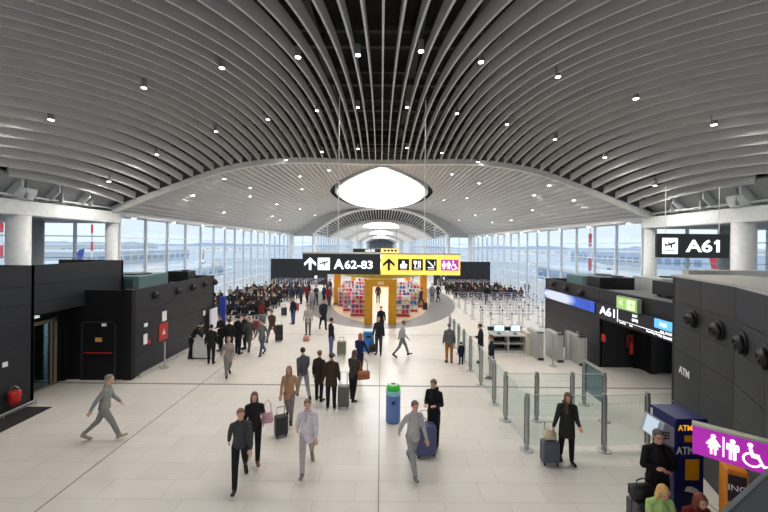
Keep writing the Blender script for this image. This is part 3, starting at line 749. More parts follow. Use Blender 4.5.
text('lettering', 'A61', .46, M_lit, r, face_m((-.07, 1.3, .34), (0,-1,0)), .01, fit=(1.0,.34))
MB().box(-.07, -.06, .62, .65, .06, .56).build('divider', M_lit, r); MB().box(-.07, -.06, -1.75, .6, .14, .155).build('rule', M_lit, r)
text('lettering', 'Security', .11, M_lit, r, face_m((-.07, .33, .08), (0,-1,0))); text('lettering', 'Exit', .11, M_lit, r, face_m((-.07, -.15, .08), (0,-1,0)))
text('lettering', 'Boarding Gate', .11, M_lit, r, face_m((-.07, -1.25, .08), (0,-1,0)))
text('lettering', 'EXIT', .13, M_lit, r, face_m((-.07, -.35, .47), (0,-1,0)), .02); text('lettering', 'ÇIKIŞ', .13, M_lit, r, face_m((-.07, -.35, .31), (0,-1,0)), .02)
r = empty('gate_screen', (9.37, 11.75, 2.5), label='light blue small display at the near end of the gate header', cat='screen')
MB().box(-.04, 0, -.85, .6, 0, .3).build('display', mat('display_cyan', (96,176,232), emit=.9), r)
text('lettering', 'A61', .2, M_lit, r, face_m((-.05, .2, .15), (0,-1,0)))
text('lettering', 'ALL FLIGHTS', .12, M_lit, r, face_m((-.045, 0, -.09), (0,-1,0)), .01); text('lettering', 'TO BOARDING', .12, M_lit, r, face_m((-.045, 0, -.24), (0,-1,0)), .01)
p = on_x(628.5, 304.5, 9.36)
r = empty('exit_sign', (9.36, p.y, p.z-.24), label='green lit emergency exit sign on the dark gate header', cat='sign')
MB().box(-.08, .08, -.58, .58, 0, .5).build('casing', mat('casing_grey', (150,155,140)), r); MB().box(-.09, -.08, -.55, .55, .03, .47).build('display', mat('exit_green', (146,186,112), emit=.75), r)
m = MB(); m.box(-.1,-.09,-.45,-.05,.08,.42); m.build('pictogram_tile', mat('exit_pale', (214,235,190), emit=.9), r)
text('lettering', '<', .4, mat('exit_pale', (214,235,190), emit=.9), r, face_m((-.095, .3, .25), (0,-1,0)), .03)
m = MB(); m.box(-.11,-.1,-.32,-.28,.12,.38); m.box(-.11,-.1,-.4,-.18,.24,.29); m.build('pictogram', mat('exit_green', (146,186,112), emit=.75), r)
p, n = on_poly(684.5, 372.5, WN)
tx = Vector((n.y, -n.x, 0)); tx = -tx if tx.x < 0 and tx.y > 0 else tx
tx = Vector((WN[2][0]-WN[0][0], WN[2][1]-WN[0][1], 0))
tag(text('wall_lettering', 'ATM', .26, M_print, None, face_m(tuple(p+n*.01), tx), .02), 'white ATM letters on the curved dark wall', 'lettering')

# ------------------------------------------------------------ cash machine
r = empty('cash_machine', (5.74, 7.0, 0), label='tall navy and yellow ATM cash machine against the curved wall', cat='cash machine')
M_navy = mat('navy_case', (24,32,92), .35); M_amber = mat('amber', (226,160,20), .45)
MB().box(-.27,.27,-.3,.27,.02,2.0).build('cabinet', M_navy, r, bevel=.02)
MB().box(-.29,.29,-.34,.29,2.0,2.06).build('top_cap', M_navy, r)
text('lettering', 'ATM', .17, mat('amber_lit', (240,176,30), emit=.7), r, face_m((-.09,-.305,1.88), (1,0,0)), .01, fit=(.26,.1))
text('lettering', 'ATM', .21, M_print, r, face_m((-.09,-.305,1.46), (1,0,0)), .01, fit=(.32,.14))
MB().box(-.1,.13,-.31,-.3,1.62,1.74).build('decal', M_amber, r); MB().box(-.08,.17,-.31,-.3,.92,1.3).build('decal', M_amber, r)
m = MB(); m.prism([(-.1,-.31,.72),(.08,-.31,.68),(.16,-.31,.74),(.04,-.31,.8),(-.06,-.31,.8)], (0,-.005,0)); m.build('emblem', M_print, r)
m = MB(); m.prism([(-.27,-.28,1.5),(-.27,.22,1.5),(-.55,.22,1.62),(-.55,-.28,1.62)], (.1,0,.32)); m.build('console', mat('console_grey', (168,176,184), .35), r)
m = MB(); m.prism([(-.56,-.18,1.63),(-.56,.12,1.63),(-.47,.12,1.93),(-.47,-.18,1.93)], (-.01,0,.005)); m.build('display', mat('screen_pale', (190,205,220), emit=.5), r)
m = MB()
for i in range(3):
    for j in range(3): m.box(-.5+i*.05,-.47+i*.05,-.29,-.28,1.66+j*.05,1.69+j*.05)
m.build('keypad', M_black, r)
r = empty('bank_totem', (5.72, 5.85, 0), -.5, label='orange upright bank totem with a dark logo panel below the restroom sign', cat='totem')
M_or = mat('orange_case', (228,140,34), .4)
MB().box(-.14,.14,-.16,.16,.03,1.7).build('body', M_or, r, bevel=.03); MB().box(-.17,.17,-.2,.2,0,.03).build('base', M_dark, r)
MB().box(-.11,.11,-.17,-.155,1.2,1.62).build('logo_panel', mat('logo_brown', (52,32,40)), r); text('lettering', 'ING', .13, M_print, r, face_m((0,-.175,1.42),(1,0,0)), .01)
MB().box(-.14,.14,-.165,-.155,.4,1.1).build('decal', mat('orange_deep', (205,118,20)), r)
# ------------------------------------------------------------ shop in the oval
r = empty('shop_portal', (0, 23.9, .018), label='gold square portal framing the entrance of the oval shop', cat='portal')
for s in (-1, 1):
    MB().box(min(s*.52,s*1.05), max(s*.52,s*1.05), -.2, .2, 0, 2.9).build('pillar', M_gold, r, bevel=.01)
MB().box(-1.06, 1.06, -.21, .21, 2.5, 2.93).build('lintel', M_gold, r, bevel=.01)
MB().box(-.2,.2,-.225,-.205,2.6,2.8).build('emblem', mat('emblem_pale', (225,205,150), .4), r)
M_gtr = mat('olive_gold', (176,158,70), .3, .1)
r = empty('shop_canopy', (0, 36, 2.95), label='olive gold oval canopy band running round the shop', cat='canopy')
n = 72; a, b = 4.3, 11.7
m = MB()
for i in range(n):
    t0, t1 = 2*PI*i/n, 2*PI*(i+1)/n
    q = [(a*math.cos(t0), b*math.sin(t0), 0), (a*math.cos(t1), b*math.sin(t1), 0), ((a+.12)*math.cos(t1), (b+.12)*math.sin(t1), 0), ((a+.12)*math.cos(t0), (b+.12)*math.sin(t0), 0)]
    m.prism(q, (0,0,.5))
m.build('band', M_gtr, r)
m = MB()
for i in range(0, n, 4):
    t = 2*PI*i/n; m.lathe([(.05,-.05),(.05,-.02)], ((a-.25)*math.cos(t), (b-.5)*math.sin(t), 0), 10)
m.build('downlight', mat('warm_lamp', (255,226,180), emit=3), r)
for (x, y, lab) in ((-3.75, 31.5, 'gold pillar of the shop beside the pink shelving'), (3.75, 31.8, 'gold pillar of the shop nearest the roped queue side'), (-3.2, 43, 'gold pillar at the rear of the shop, seating side'), (3.2, 43, 'gold pillar at the rear of the shop, queue side')):
    q = empty('shop_pillar', (x, y, .018), label=lab, cat='pillar')
    MB().box(-.28,.28,-.22,.22,0,2.95).build('shaft', mat('gold_bright', (214,140,20), .4), q, bevel=.01); MB().box(-.31,.31,-.25,.25,0,.1).build('base', M_black, q)
PC = [mat('pack_red', (186,34,52), .4), mat('pack_pink', (216,96,136), .4), mat('pack_white', (226,222,216), .4), mat('pack_purple', (120,60,140), .4), mat('pack_gold', (206,160,70), .4), mat('pack_blue', (60,96,170), .4), mat('pack_cream', (224,206,170), .4)]
def gondola(i):
    g = empty('display_gondola', (0,0,0), label='white shelving gondola with packaged sweets in the oval shop', cat='shelving')
    MB().box(-.6,.6,-.03,.03,.12,1.5).build('back_panel', M_white, g)
    MB().box(-.6,.6,-.3,.3,0,.12).build('plinth', PC[0], g)
    for z in (.2,.55,.9,1.22): MB().box(-.6,.6,-.28,.28,z-.015,z+.015).build('shelf', M_white, g)
    for s in (-1,1): MB().box(s*.6-.02,s*.6+.02,-.28,.28,.1,1.5).build('side_panel', M_white, g)
    return g
g0 = gondola(0); index_kids()
packme = []
for c in PC:
    packme.append(MB().box(-.1,.1,-.09,.09,0,.24).mesh('sweet_box', c, bevel=.008, seg=1))
jarme = [MB().lathe([(.05,0),(.07,.03),(.07,.18),(.05,.22),(.05,.26)], (0,0,0), 10).mesh('sweet_jar', c, True) for c in PC]
gpos = []
for s in (-1,1):
    for (x, y) in ((1.55,26.6),(2.3,28.6),(2.95,30.8),(3.3,33.6),(1.5,30.2),(1.7,33.2),(1.9,36.4),(3.3,37.5),(1.9,40)):
        gpos.append((s*x, y, s))
npk = 0
NOUN = {0:'red',1:'pink',2:'white',3:'purple',4:'gold',5:'blue',6:'cream'}
for gi, (x, y, s) in enumerate(gpos):
    row = 'at the front rim' if y < 29 else ('halfway back' if y < 34 else 'at the back')
    g = place(g0, (x, y, .018), .0, 'white sweet shelving %s of the oval shop, %s' % (row, 'seating side' if s < 0 else 'queue side'), 'shop shelving %s %s' % (row, s))
    for zi, z in enumerate((.215,.565,.915,1.235)):
        for k in range(4):
            if npk > 285: break
            ci = (gi*2+zi*3+k//2+ (0 if s < 0 else 2)) % 7
            if s < 0 and random.random() < .55: ci = random.choice((0,1))
            me = packme[ci] if (zi+k+gi) % 3 else jarme[ci]
            o = link(me.name, me); o.location = (x-.42+k*.28, y-.17, z+.019)
            tag(o, ('%s sweet %s on white shelving in the oval shop' % (NOUN[ci], 'box' if me in packme else 'jar')), 'packet', 'packaged sweets on the shop shelves'); npk += 1
# back counter
r = empty('back_counter', (0, 45.2, .018), label='lit orange and white display counter at the back of the shop', cat='counter')
MB().box(-1.9,1.9,-.3,.3,0,.9).build('base', mat('counter_orange', (214,140,84), .4), r); MB().box(-1.9,1.9,.2,.3,.9,2.3).build('back_panel', mat('lit_cream', (236,196,140), emit=.35), r)
for z in (1.2,1.6,2.0): MB().box(-1.85,1.85,-.15,.2,z,z+.05).build('shelf', mat('counter_orange', (214,140,84), .4), r)

# ------------------------------------------------------------ seating blocks
def bench_proto():
    b = empty('bench_seat', (0,0,0), label='x', cat='seat')
    MB().box(-1.5,1.5,-.05,.05,.3,.36).build('beam', M_chrome, b)
    for s in (-1,1):
        m = MB(); m.box(s*1.1-.03,s*1.1+.03,-.3,.3,0,.04); m.box(s*1.1-.03,s*1.1+.03,-.04,.04,0,.32); m.build('leg', M_chrome, b)
    for i in range(5):
        x = -1.2+i*.6
        MB().box(x-.26,x+.26,-.24,.24,.38,.44).build('seat', M_black, b, bevel=.02, seg=1)
        m = MB(); m.prism([(x-.26,-.24,.44),(x+.26,-.24,.44),(x+.26,-.2,.44),(x-.26,-.2,.44)], (0,-.1,.42)); m.build('backrest', M_black, b)
    return b
bench0 = bench_proto()
# ------------------------------------------------------------ stanchions
def stanchion_proto():
    b = empty('queue_post', (0,0,0), label='x', cat='queue post')
    MB().lathe([(.17,0),(.17,.02),(.04,.035)], (0,0,0), 16).build('base', M_chrome, b, smooth=False)
    MB().cyl((0,0,0), .036, .03, .98, 10).build('pole', mat('post_silver', (206,206,210), .35, .3), b); MB().cyl((0,0,0), .04, .9, 1.0, 10).build('belt_head', M_black, b)
    return b
sp0 = stanchion_proto()
MB().box(.05,1.08,-.004,.004,.9,.93).build('belt', mat('belt_pale', (176,176,196), .6), sp0)
index_kids()
ns = 0
for j in range(10):
    for i in range(6):
        x, y = 6.6+i*1.3+ (.0 if j % 2 else .2), 22.3+j*1.15
        if x > 13.9 or (y < 22.5 and x > 9): continue
        place(sp0, (x, y, 0), 0 if (i < 5) else PI, 'slim silver queue post in the roped lanes before the seated crowd', 'queue posts in the wide lanes', sc=1.12); ns += 1
for j in range(4):
    for i in range(5):
        place(sp0, (-13.2+i*1.3, 41.6+j*1.3, 0), 0, 'slim silver queue post in front of the A62 board wall, seating side', 'queue posts by the far seating side board'); 
        place(sp0, (7.2+i*1.3, 42.6+j*1.1, 0), 0, 'slim silver queue post in front of the far board wall, queue side', 'queue posts by the far queue side board')

# ------------------------------------------------------------ glass barriers
def bpost(x, y, label, h=1.46):
    r = empty('barrier_post', (x, y, 0), label=label, cat='barrier post', group='steel posts of the glass barrier')
    MB().cyl((0,0,0), .055, .015, h, 20).build('pole', M_chrome, r, smooth=False); MB().lathe([(.17,0),(.17,.012),(.16,.02),(.07,.028)], (0,0,0), 28).build('base', M_chrome, r)
    MB().box(-.062,.062,-.02,.02,.15,h-.1).build('clamp', mat('clamp_grey', (92,92,92), .4, .6), r)
ordn = ['first','second','third','fourth','fifth','sixth','seventh','eighth','ninth']
LY = [9.27,10.84,11.94,13.5,15.1,16.3,17.4,18.5,19.6]
for i, y in enumerate(LY): bpost(3.77, y, 'steel barrier post, %s counted away from the camera in the long glass line' % ordn[i])
bpost(5.75, 9.27, 'steel barrier post behind the woman with the grey suitcase'); bpost(6.95, 9.4, 'steel barrier post closest to the curved dark wall')
bpost(4.7, 10.84, 'steel barrier post midway in the second glass row'); bpost(5.76, 10.84, 'steel barrier post in the second glass row, nearer the tinted gate'); bpost(6.72, 10.84, 'steel barrier post holding the near end of the tinted glass')
bpost(6.75, 11.97, 'steel barrier post holding the far end of the tinted glass')
def bglass(a, b, label, mt=M_bglass, z0=.12, z1=1.4):
    a, b = Vector(a), Vector(b); d = (b-a); L = d.length
    r = empty('glass_panel', (a.x, a.y, 0), math.atan2(d.y, d.x), label=label, cat='glass panel', group='glass barrier panels')
    MB().box(.07, L-.07, -.006, .006, z0, z1).build('pane', mt, r)
    m = MB()
    for i in range(int(L/.12)): m.box(.12+i*.12, .145+i*.12, -.008, -.006, z1-.22, z1-.195)
    m.build('marker_dot', mat('frost', (214,220,220), .7), r)
    MB().box(.07, L-.07, -.012, .012, z1, z1+.012).build('edge_cap', mat('glass_edge', (176,196,192), .3), r)
for i in range(len(LY)-1): bglass((3.77, LY[i], 0), (3.77, LY[i+1], 0), 'clear glass panel between the %s and %s posts of the long line' % (ordn[i], ordn[i+1]))
bglass((3.77,9.27,0),(5.75,9.27,0), 'wide clear glass panel behind the woman with the grey suitcase'); bglass((5.75,9.27,0),(6.95,9.4,0), 'clear glass panel in the front row beside the curved wall')
bglass((6.95,9.4,0),(7.7,9.5,0), 'narrow clear glass panel touching the curved wall')
bglass((3.77,10.84,0),(4.7,10.84,0), 'clear glass panel in the second row, at the long line'); bglass((4.7,10.84,0),(5.76,10.84,0), 'clear glass panel in the middle of the second row'); bglass((5.76,10.84,0),(6.72,10.84,0), 'clear glass panel in the second row beside the tinted gate')
bglass((6.72,10.84,0),(6.75,11.97,0), 'tinted blue grey glass gate panel with thin frame', M_tglass, .5, 1.42)
# lane gates
def lane_gate(x, y, label, h=1.25, l=1.3):
    r = empty('lane_gate', (x, y, 0), label=label, cat='gate')
    MB().box(-.13,.13,-l/2,l/2,0,h).build('cabinet', mat('gate_grey', (178,178,172), .35, .3), r, bevel=.04)
    MB().box(-.14,.14,-l/2-.01,-l/2+.2,h,h+.03).build('reader', M_black, r)
    for s in (-1, 1): MB().box(s*.16-.01, s*.16+.01+.3*s if s > 0 else s*.16+.01, -.02, .02, .3, 1.5).build('paddle', M_bglass, r)
    MB().box(-.135,.135,-l/2-.005,-l/2,.0,.12).build('kick_plate', M_dark, r)
lane_gate(7.35, 17.2, 'grey lane gate cabinet nearest the service desk'); lane_gate(8.1, 16.9, 'grey lane gate cabinet in the middle of three'); lane_gate(8.85, 16.5, 'grey lane gate cabinet closest to the screen wall')
for i, (px, py) in enumerate(((553,366),(566,359),(577,361),(586,370),(560,362))):
    p = at(px, py); steel_post((p.x, p.y, 0), 1.35, ['slim steel post beyond the tinted glass gate','slim steel post standing between lane gates','slim steel post beside the screen wall, taller looking','slim steel post at the gate opening corner','slim steel post just ahead of the lane gates'][i])
# service desk
r = empty('service_desk', (6.25, 17.95, 0), label='grey service desk with black shelf niches and two monitors', cat='desk')
M_desk = mat('desk_grey', (196,196,192), .4)
m = MB(); m.box(-.8,.8,-.35,.35,.82,.88); m.box(-.8,.8,.3,.35,0,.85); m.box(-.8,.8,-.3,.3,0,.1); m.box(-.8,-.76,-.33,.3,0,.85); m.box(-.02,.02,-.33,.3,.1,.85); m.box(-.8,.8,-.33,.3,.44,.47); m.build('carcass', M_desk, r)
MB().box(-.76,.76,.24,.29,.1,.82).build('niche_back', M_black, r)
MB().box(.8,1.12,-.55,.4,0,1.05).build('side_panel', mat('desk_cream', (202,194,180), .4), r, bevel=.02)
MB().box(-.8,.9,.33,.5,.95,1.12).build('upper_shelf', M_black, r)
def monitor(x, y, rz, label):
    q = empty('monitor', (x, y, .88), rz, label=label, cat='monitor')
    MB().box(-.1,.1,-.08,.08,0,.02).build('base', M_black, q); MB().box(-.02,.02,-.01,.02,.02,.2).build('neck', M_black, q)
    MB().box(-.26,.26,-.03,.0,.14,.46).build('casing', M_black, q); MB().box(-.24,.24,-.034,-.03,.16,.44).build('display', mat('screen_pale2', (206,224,240), emit=.9), q)
monitor(5.85, 17.85, -.1, 'monitor on the service desk, nearer the long glass line'); monitor(6.65, 17.85, .1, 'monitor on the service desk, nearer the lane gates')
# counter left
p = at(205, 360.5)
r = empty('podium_counter', (-8.0, 16.5, 0), label='small light grey counter by the booth wall with staff around it', cat='counter')
MB().box(-.42,.42,-.22,.3,.04,.9).build('body', mat('counter_white', (206,204,200), .4), r, bevel=.02); MB().box(-.47,.47,-.27,.35,.9,.95).build('top', mat('counter_top', (186,184,182), .4), r); MB().box(-.4,.4,-.2,.28,0,.04).build('plinth', M_black, r)
# banners at booth end
r = empty('poster_stand', (-9.2, 20.0, 0), PI/2, label='white framed poster stand against the far end of the booth wall', cat='poster')
MB().box(-.42,.42,-.03,.03,.08,1.62).build('panel', mat('poster_frame', (196,196,200)), r); MB().box(-.38,.38,-.04,-.03,.12,1.58).build('print', mat('poster_lilac', (212,210,222), .4), r)
MB().box(-.4,.4,-.12,.12,0,.05).build('foot', M_dark, r)
r = empty('blue_banner', (-9.35, 21.5, 0), label='narrow upright blue banner just past the end of the booth wall', cat='banner')
MB().box(-.19,.19,-.06,.06,.05,2.05).build('panel', mat('banner_blue', (62,74,172), .4), r, bevel=.02); MB().box(-.24,.24,-.2,.2,0,.05).build('foot', M_dark, r)

# ------------------------------------------------------------ recycling bins
def bin_at(p, label, s=1):
    r = empty('recycling_bin', p, label=label, cat='bin', sc=s)
    M_binb = mat('bin_blue', (96,128,186), .4); M_lb = mat('bin_light_blue', (150,200,224), .35); M_gr = mat('bin_green', (64,200,72), .35)
    MB().lathe([(.2,0),(.215,.03),(.215,.86),(.2,.88)], (0,0,0), 32).build('body', M_binb, r, smooth=False)
    m = MB(); m.lathe([(.218,.8),(.225,.82),(.225,.9),(.21,.93)], (0,0,0), 32); m.build('band', M_lb, r)
    MB().lathe([(.205,.93),(.205,1.02),(.16,1.08),(.13,1.09),(.13,1.02)], (0,0,0), 32).build('lid', M_gr, r)
    MB().lathe([(.125,1.06),(.12,1.094),(.1,1.1)], (0,0,0), 24).build('opening', M_white, r); MB().lathe([(.08,1.098),(.08,1.104)], (0,0,0), 20).build('hole', M_black, r)
    m = MB(); poly2(m, circ(0,0,.06), 0, .62, 1, -.214); m.build('emblem', mat('bin_dark', (30,50,110)), r)
    MB().lathe([(.205,0),(.21,.04)], (0,0,0), 32).build('base', M_dark, r)
bin_at(at(393, 421), 'round blue recycling bin with green rim alone on the open floor')
r = empty('blue_bin', at(368.5, 351), label='small square blue bin behind the man in black before the shop', cat='bin')
MB().box(-.26,.26,-.2,.2,.02,.95).build('body', mat('bin_bright', (40,120,200), .4), r, bevel=.03); MB().box(-.27,.27,-.21,.21,.95,1.02).build('lid', mat('bin_light_blue', (150,200,224), .35), r, bevel=.02); MB().box(-.12,.12,-.215,-.2,.7,.8).build('slot', M_black, r)

# ------------------------------------------------------------ luggage
def suitcase(p, rz, rgb, label, w=.42, h=.62, d=.27, handle=.35, grp=None):
    r = empty('suitcase', p, rz, label=label, cat='suitcase', group=grp)
    mm = mat('case_%d_%d_%d' % rgb, rgb, .4)
    MB().box(-w/2,w/2,-d/2,d/2,.06,.06+h).build('shell', mm, r, bevel=.04, seg=3)
    m = MB()
    for i in range(5):
        x = -w*.36+i*w*.18; m.box(x-.008,x+.008,-d/2-.008,d/2+.008,.12,h)
    m.build('rib', mm, r)
    MB().box(-w/2-.004,w/2+.004,-.008,.008,.07,.05+h).build('zip', M_black, r)
    MB().tube([(-.1,d/2-.05,.05+h),(-.1,d/2-.05,.06+h+handle),(.1,d/2-.05,.06+h+handle),(.1,d/2-.05,.05+h)], .01).build('handle', M_dark, r)
    for sx in (-1,1):
        for sy in (-1,1):
            MB().tube([(sx*(w/2-.05)-.015, sy*(d/2-.04), .03),(sx*(w/2-.05)+.015, sy*(d/2-.04), .03)], .03, 12).build('wheel', M_rubber, r)
    return r
def bag(p, rz, rgb, label, w=.34, h=.26, d=.16, strap=.14, kind='handbag'):
    r = empty(kind, p, rz, label=label, cat='bag'); mm = mat('bag_%d_%d_%d' % rgb, rgb, .55)
    m = MB(); m.hull((-w/2+.05,0,.08),(.05,d/2,.08),(w/2-.05,0,.08),(.05,d/2,.08)); m.hull((-w/2+.07,0,h-.06),(.05,d/2.6,.06),(w/2-.07,0,h-.06),(.05,d/2.6,.06))
    m.box(-w/2+.02,w/2-.02,-d/2.4,d/2.4,.05,h-.04)
    m.build('body', mm, r, smooth=True)
    MB().tube([(-w*.3,0,h-.02),(-w*.25,0,h+strap*.7),(0,0,h+strap),(w*.25,0,h+strap*.7),(w*.3,0,h-.02)], .012).build('strap', mm, r)
    return r
# ------------------------------------------------------------ people
def remeshed(mb, name, vox, smooth=2):
    me = mb.mesh('src'); o = bpy.data.objects.new('tmp_src', me); COL.objects.link(o)
    r = o.modifiers.new('r', 'REMESH'); r.mode = 'VOXEL'; r.voxel_size = vox; r.use_smooth_shade = True
    if smooth:
        s = o.modifiers.new('s', 'SMOOTH'); s.factor = .5; s.iterations = smooth
    dg = bpy.context.evaluated_depsgraph_get(); dg.update()
    out = bpy.data.meshes.new_from_object(o.evaluated_get(dg)); out.name = name
    COL.objects.unlink(o); bpy.data.objects.remove(o); bpy.data.meshes.remove(me)
    for p in out.polygons: p.use_smooth = True
    return out
def rotx(v, a, c=(0,0,0)):
    v = Vector(v)-Vector(c); return Matrix.Rotation(a, 3, 'X') @ v + Vector(c)
POSES = {
 # thighs: (angle fwd, knee bend), arms: upper dir, fore dir in body space (x outwards, y forward, z up)
 'stand': dict(L=(2,2), R=(-2,2), aL=((.22,.03,-1),(.12,.18,-1)), aR=((.22,-.03,-1),(.12,.2,-1))),
 'hold':  dict(L=(3,3), R=(-3,4), aL=((.2,.05,-1),(-.35,.9,.15)), aR=((.2,.0,-1),(-.35,.9,.05)), head=12),
 'cross': dict(L=(5,5), R=(-2,2), aL=((.3,.25,-1),(-.95,.5,.12)), aR=((.3,.25,-1),(-.95,.42,.0)), head=4),
 'walk':  dict(L=(26,8), R=(-20,18), aL=((.15,-.45,-1),(.05,-.1,-1)), aR=((.15,.4,-1),(.0,.75,-.7)), lean=5),
 'stride':dict(L=(-24,22), R=(30,8), aL=((.15,.45,-1),(.0,.8,-.7)), aR=((.2,-.5,-1),(.1,-.35,-1)), lean=7),
 'pull':  dict(L=(20,6), R=(-16,14), aL=((.15,.25,-1),(.0,.6,-.8)), aR=((.35,-.45,-1),(.25,-.55,-1)), lean=4),
 'reach': dict(L=(6,4), R=(-8,6), aL=((.12,.35,-1),(0,.9,-.25)), aR=((.35,.35,-1),(.4,.3,-1)), lean=3, head=8),
 'lean':  dict(L=(2,2), R=(-4,4), aL=((.1,.9,-.6),(-.15,.9,-.3)), aR=((.1,.9,-.6),(-.15,.9,-.3)), lean=32, head=10),
 'sit':   dict(L=(84,82), R=(88,86), aL=((.15,.4,-1),(-.35,.9,-.15)), aR=((.2,.3,-1),(-.3,.9,.1)), lean=4, head=18),
 'sit2':  dict(L=(86,92), R=(80,76), aL=((.3,.1,-1),(-.2,.95,-.3)), aR=((.2,.35,-1),(-.4,.6,.8)), lean=12, head=6),
}
def joints(P):
    J = {}; lean = R(-P.get('lean', 0))
    for s, k in ((-1,'L'),(1,'R')):
        t, b = P[k]; t = R(t); b = R(b); hip = Vector((s*.09, 0, .91))
        kn = hip+.42*Vector((s*.03, math.sin(t), -math.cos(t))); an = kn+.42*Vector((0, math.sin(t-b), -math.cos(t-b)))
        J['hip'+k], J['knee'+k], J['ank'+k] = hip, kn, an
        fa = t-b; pitch = max(min(fa, .5), -.7) if abs(t) < 1 else 0
        J['toe'+k] = an+Vector((s*.03, .17*math.cos(pitch), -.045+.17*math.sin(pitch))); J['heel'+k] = an+Vector((0,-.035,-.04))
        J['fp'+k] = pitch
    J['pel'] = Vector((0,0,.94))
    c = J['pel']
    up = lambda v: rotx(v, lean, c)
    J['waist'] = up((0,0,1.08)); J['chest'] = up((0,.005,1.29)); J['neck'] = up((0,-.01,1.47))
    J['nape'] = up((0,.0,1.53)); hd = R(-P.get('head', 0))
    J['head'] = rotx(up((0,.025,1.645)), hd, J['nape']); J['hrot'] = Matrix.Rotation(lean*.5+hd, 3, 'X')
    RM = Matrix.Rotation(lean, 3, 'X')
    for s, k in ((-1,'L'),(1,'R')):
        u, f = P['a'+k]; u = RM @ Vector((s*u[0], u[1], u[2])).normalized(); f = RM @ Vector((s*f[0], f[1], f[2])).normalized()
        sh = up((s*.168, -.01, 1.405)); el = sh+.285*u; wr = el+.25*f
        J['sh'+k], J['el'+k], J['wr'+k], J['fd'+k] = sh, el, wr, f
    low = min(J['heelL'].z, J['heelR'].z, J['toeL'].z, J['toeR'].z)
    dz = -low+.035
    for k in J:
        if isinstance(J[k], Vector) and not k.startswith('fd'): J[k] = J[k]+Vector((0,0,dz))
    return J
def body_mesh(P, J, vox):
    m = MB()
    m.hull(J['pel'], (.15,.1,.1), J['waist'], (.13,.09,.08)); m.hull(J['waist'], (.13,.09,.08), J['chest'], (.14,.105,.12))
    m.hull(J['chest'], (.14,.1,.1), J['neck']+Vector((0,0,-.05)), (.1,.07,.04)); m.hull(J['neck'], .058, J['nape']+Vector((0,.01,.04)), .052)
    for s, k in ((-1,'L'),(1,'R')):
        m.hull(J['hip'+k], (.088,.095,.09), J['knee'+k], .058); m.hull(J['knee'+k], .056, J['ank'+k], .04)
        m.hull(J['knee'+k]+(J['ank'+k]-J['knee'+k])*.1+Vector((0,-.01,0)), .055, J['knee'+k]+(J['ank'+k]-J['knee'+k])*.5+Vector((0,-.012,0)), .048)
        m.hull(J['heel'+k], .034, J['toe'+k], (.04,.045,.025))
        m.hull(J['sh'+k]+Vector((0,0,-.02)), .046, J['el'+k], .038); m.hull(J['el'+k], .038, J['wr'+k], .028)
        m.hull(J['sh'+k]+Vector((-s*.03,0,-.02)), .045, J['neck']+Vector((s*.03,0,-.05)), .035)
        # hand: palm, four fingers, thumb
        f = J['fd'+k]; side = f.cross(Vector((0,0,1))); side = side.normalized() if side.length > .2 else Vector((0,1,0))
        if abs(f.z) > .75: side = Vector((0,1,0)) - f*f.y; side.normalize()
        nrm = f.cross(side).normalized()
        if nrm.dot(Vector((-s,0,-.2))) < 0: nrm = -nrm
        w = J['wr'+k]; pc = w+f*.075
        for q in (-.03,-.01,.01,.03): m.hull(w+f*.015+side*q*.6, .013, w+f*.085+side*q, .0125, 6)
        for q, L in ((-.033,.052),(-.011,.068),(.011,.072),(.033,.064)):
            a = w+f*.088+side*q; b2 = a+f*L*.5+nrm*.008; c2 = b2+f*L*.4+nrm*.024
            m.hull(a, .0095, b2, .0088, 6); m.hull(b2, .0088, c2, .0075, 6)
        th = side if side.y >= -.1 else -side
        a = w+f*.025+th*.03; b2 = a+f*.035+th*.028+nrm*.01; c2 = b2+f*.028+nrm*.012
        m.hull(a, .013, b2, .011, 6); m.hull(b2, .011, c2, .009, 6)
    # head
    h = J['head']; M = J['hrot']
    g = lambda x, y, z: h+M@Vector((x,y,z))
    t = MB(); t.ball((0,-.005,.03), (.077,.095,.09), 20); t.hull((0,.02,-.01), (.066,.075,.06), (0,.045,-.085), (.033,.035,.025))
    t.hull((0,.088,.02), (.009,.009,.01), (0,.106,-.012), (.014,.013,.01)); t.hull((-.03,.083,.035), (.014,.01,.007), (.03,.083,.035), (.014,.01,.007))
    t.hull((-.016,.086,-.042), (.009,.009,.008), (.016,.086,-.042), (.009,.009,.008))
    for s in (-1,1): t.hull((s*.078,-.005,.022), (.009,.016,.014), (s*.074,.0,-.012), (.008,.011,.012))
    t.xf(Matrix.Translation(h) @ M.to_4x4()); me = bpy.data.meshes.new('t'); t.bm.to_mesh(me); t.bm.free(); m.bm.from_mesh(me); bpy.data.meshes.remove(me)
    return remeshed(m, 'body', vox)
def trousers_mesh(P, J, vox, skirt=False):
    m = MB(); m.hull(J['pel']+Vector((0,0,-.02)), (.165,.118,.09), J['waist']+Vector((0,0,-.06)), (.145,.105,.05))
    for k in 'LR':
        m.hull(J['hip'+k], (.1,.11,.1), J['knee'+k], .074); m.hull(J['knee'+k], .073, J['ank'+k]+(J['knee'+k]-J['ank'+k])*.06, (.055,.062,.02))
    return remeshed(m, 'trousers', vox)
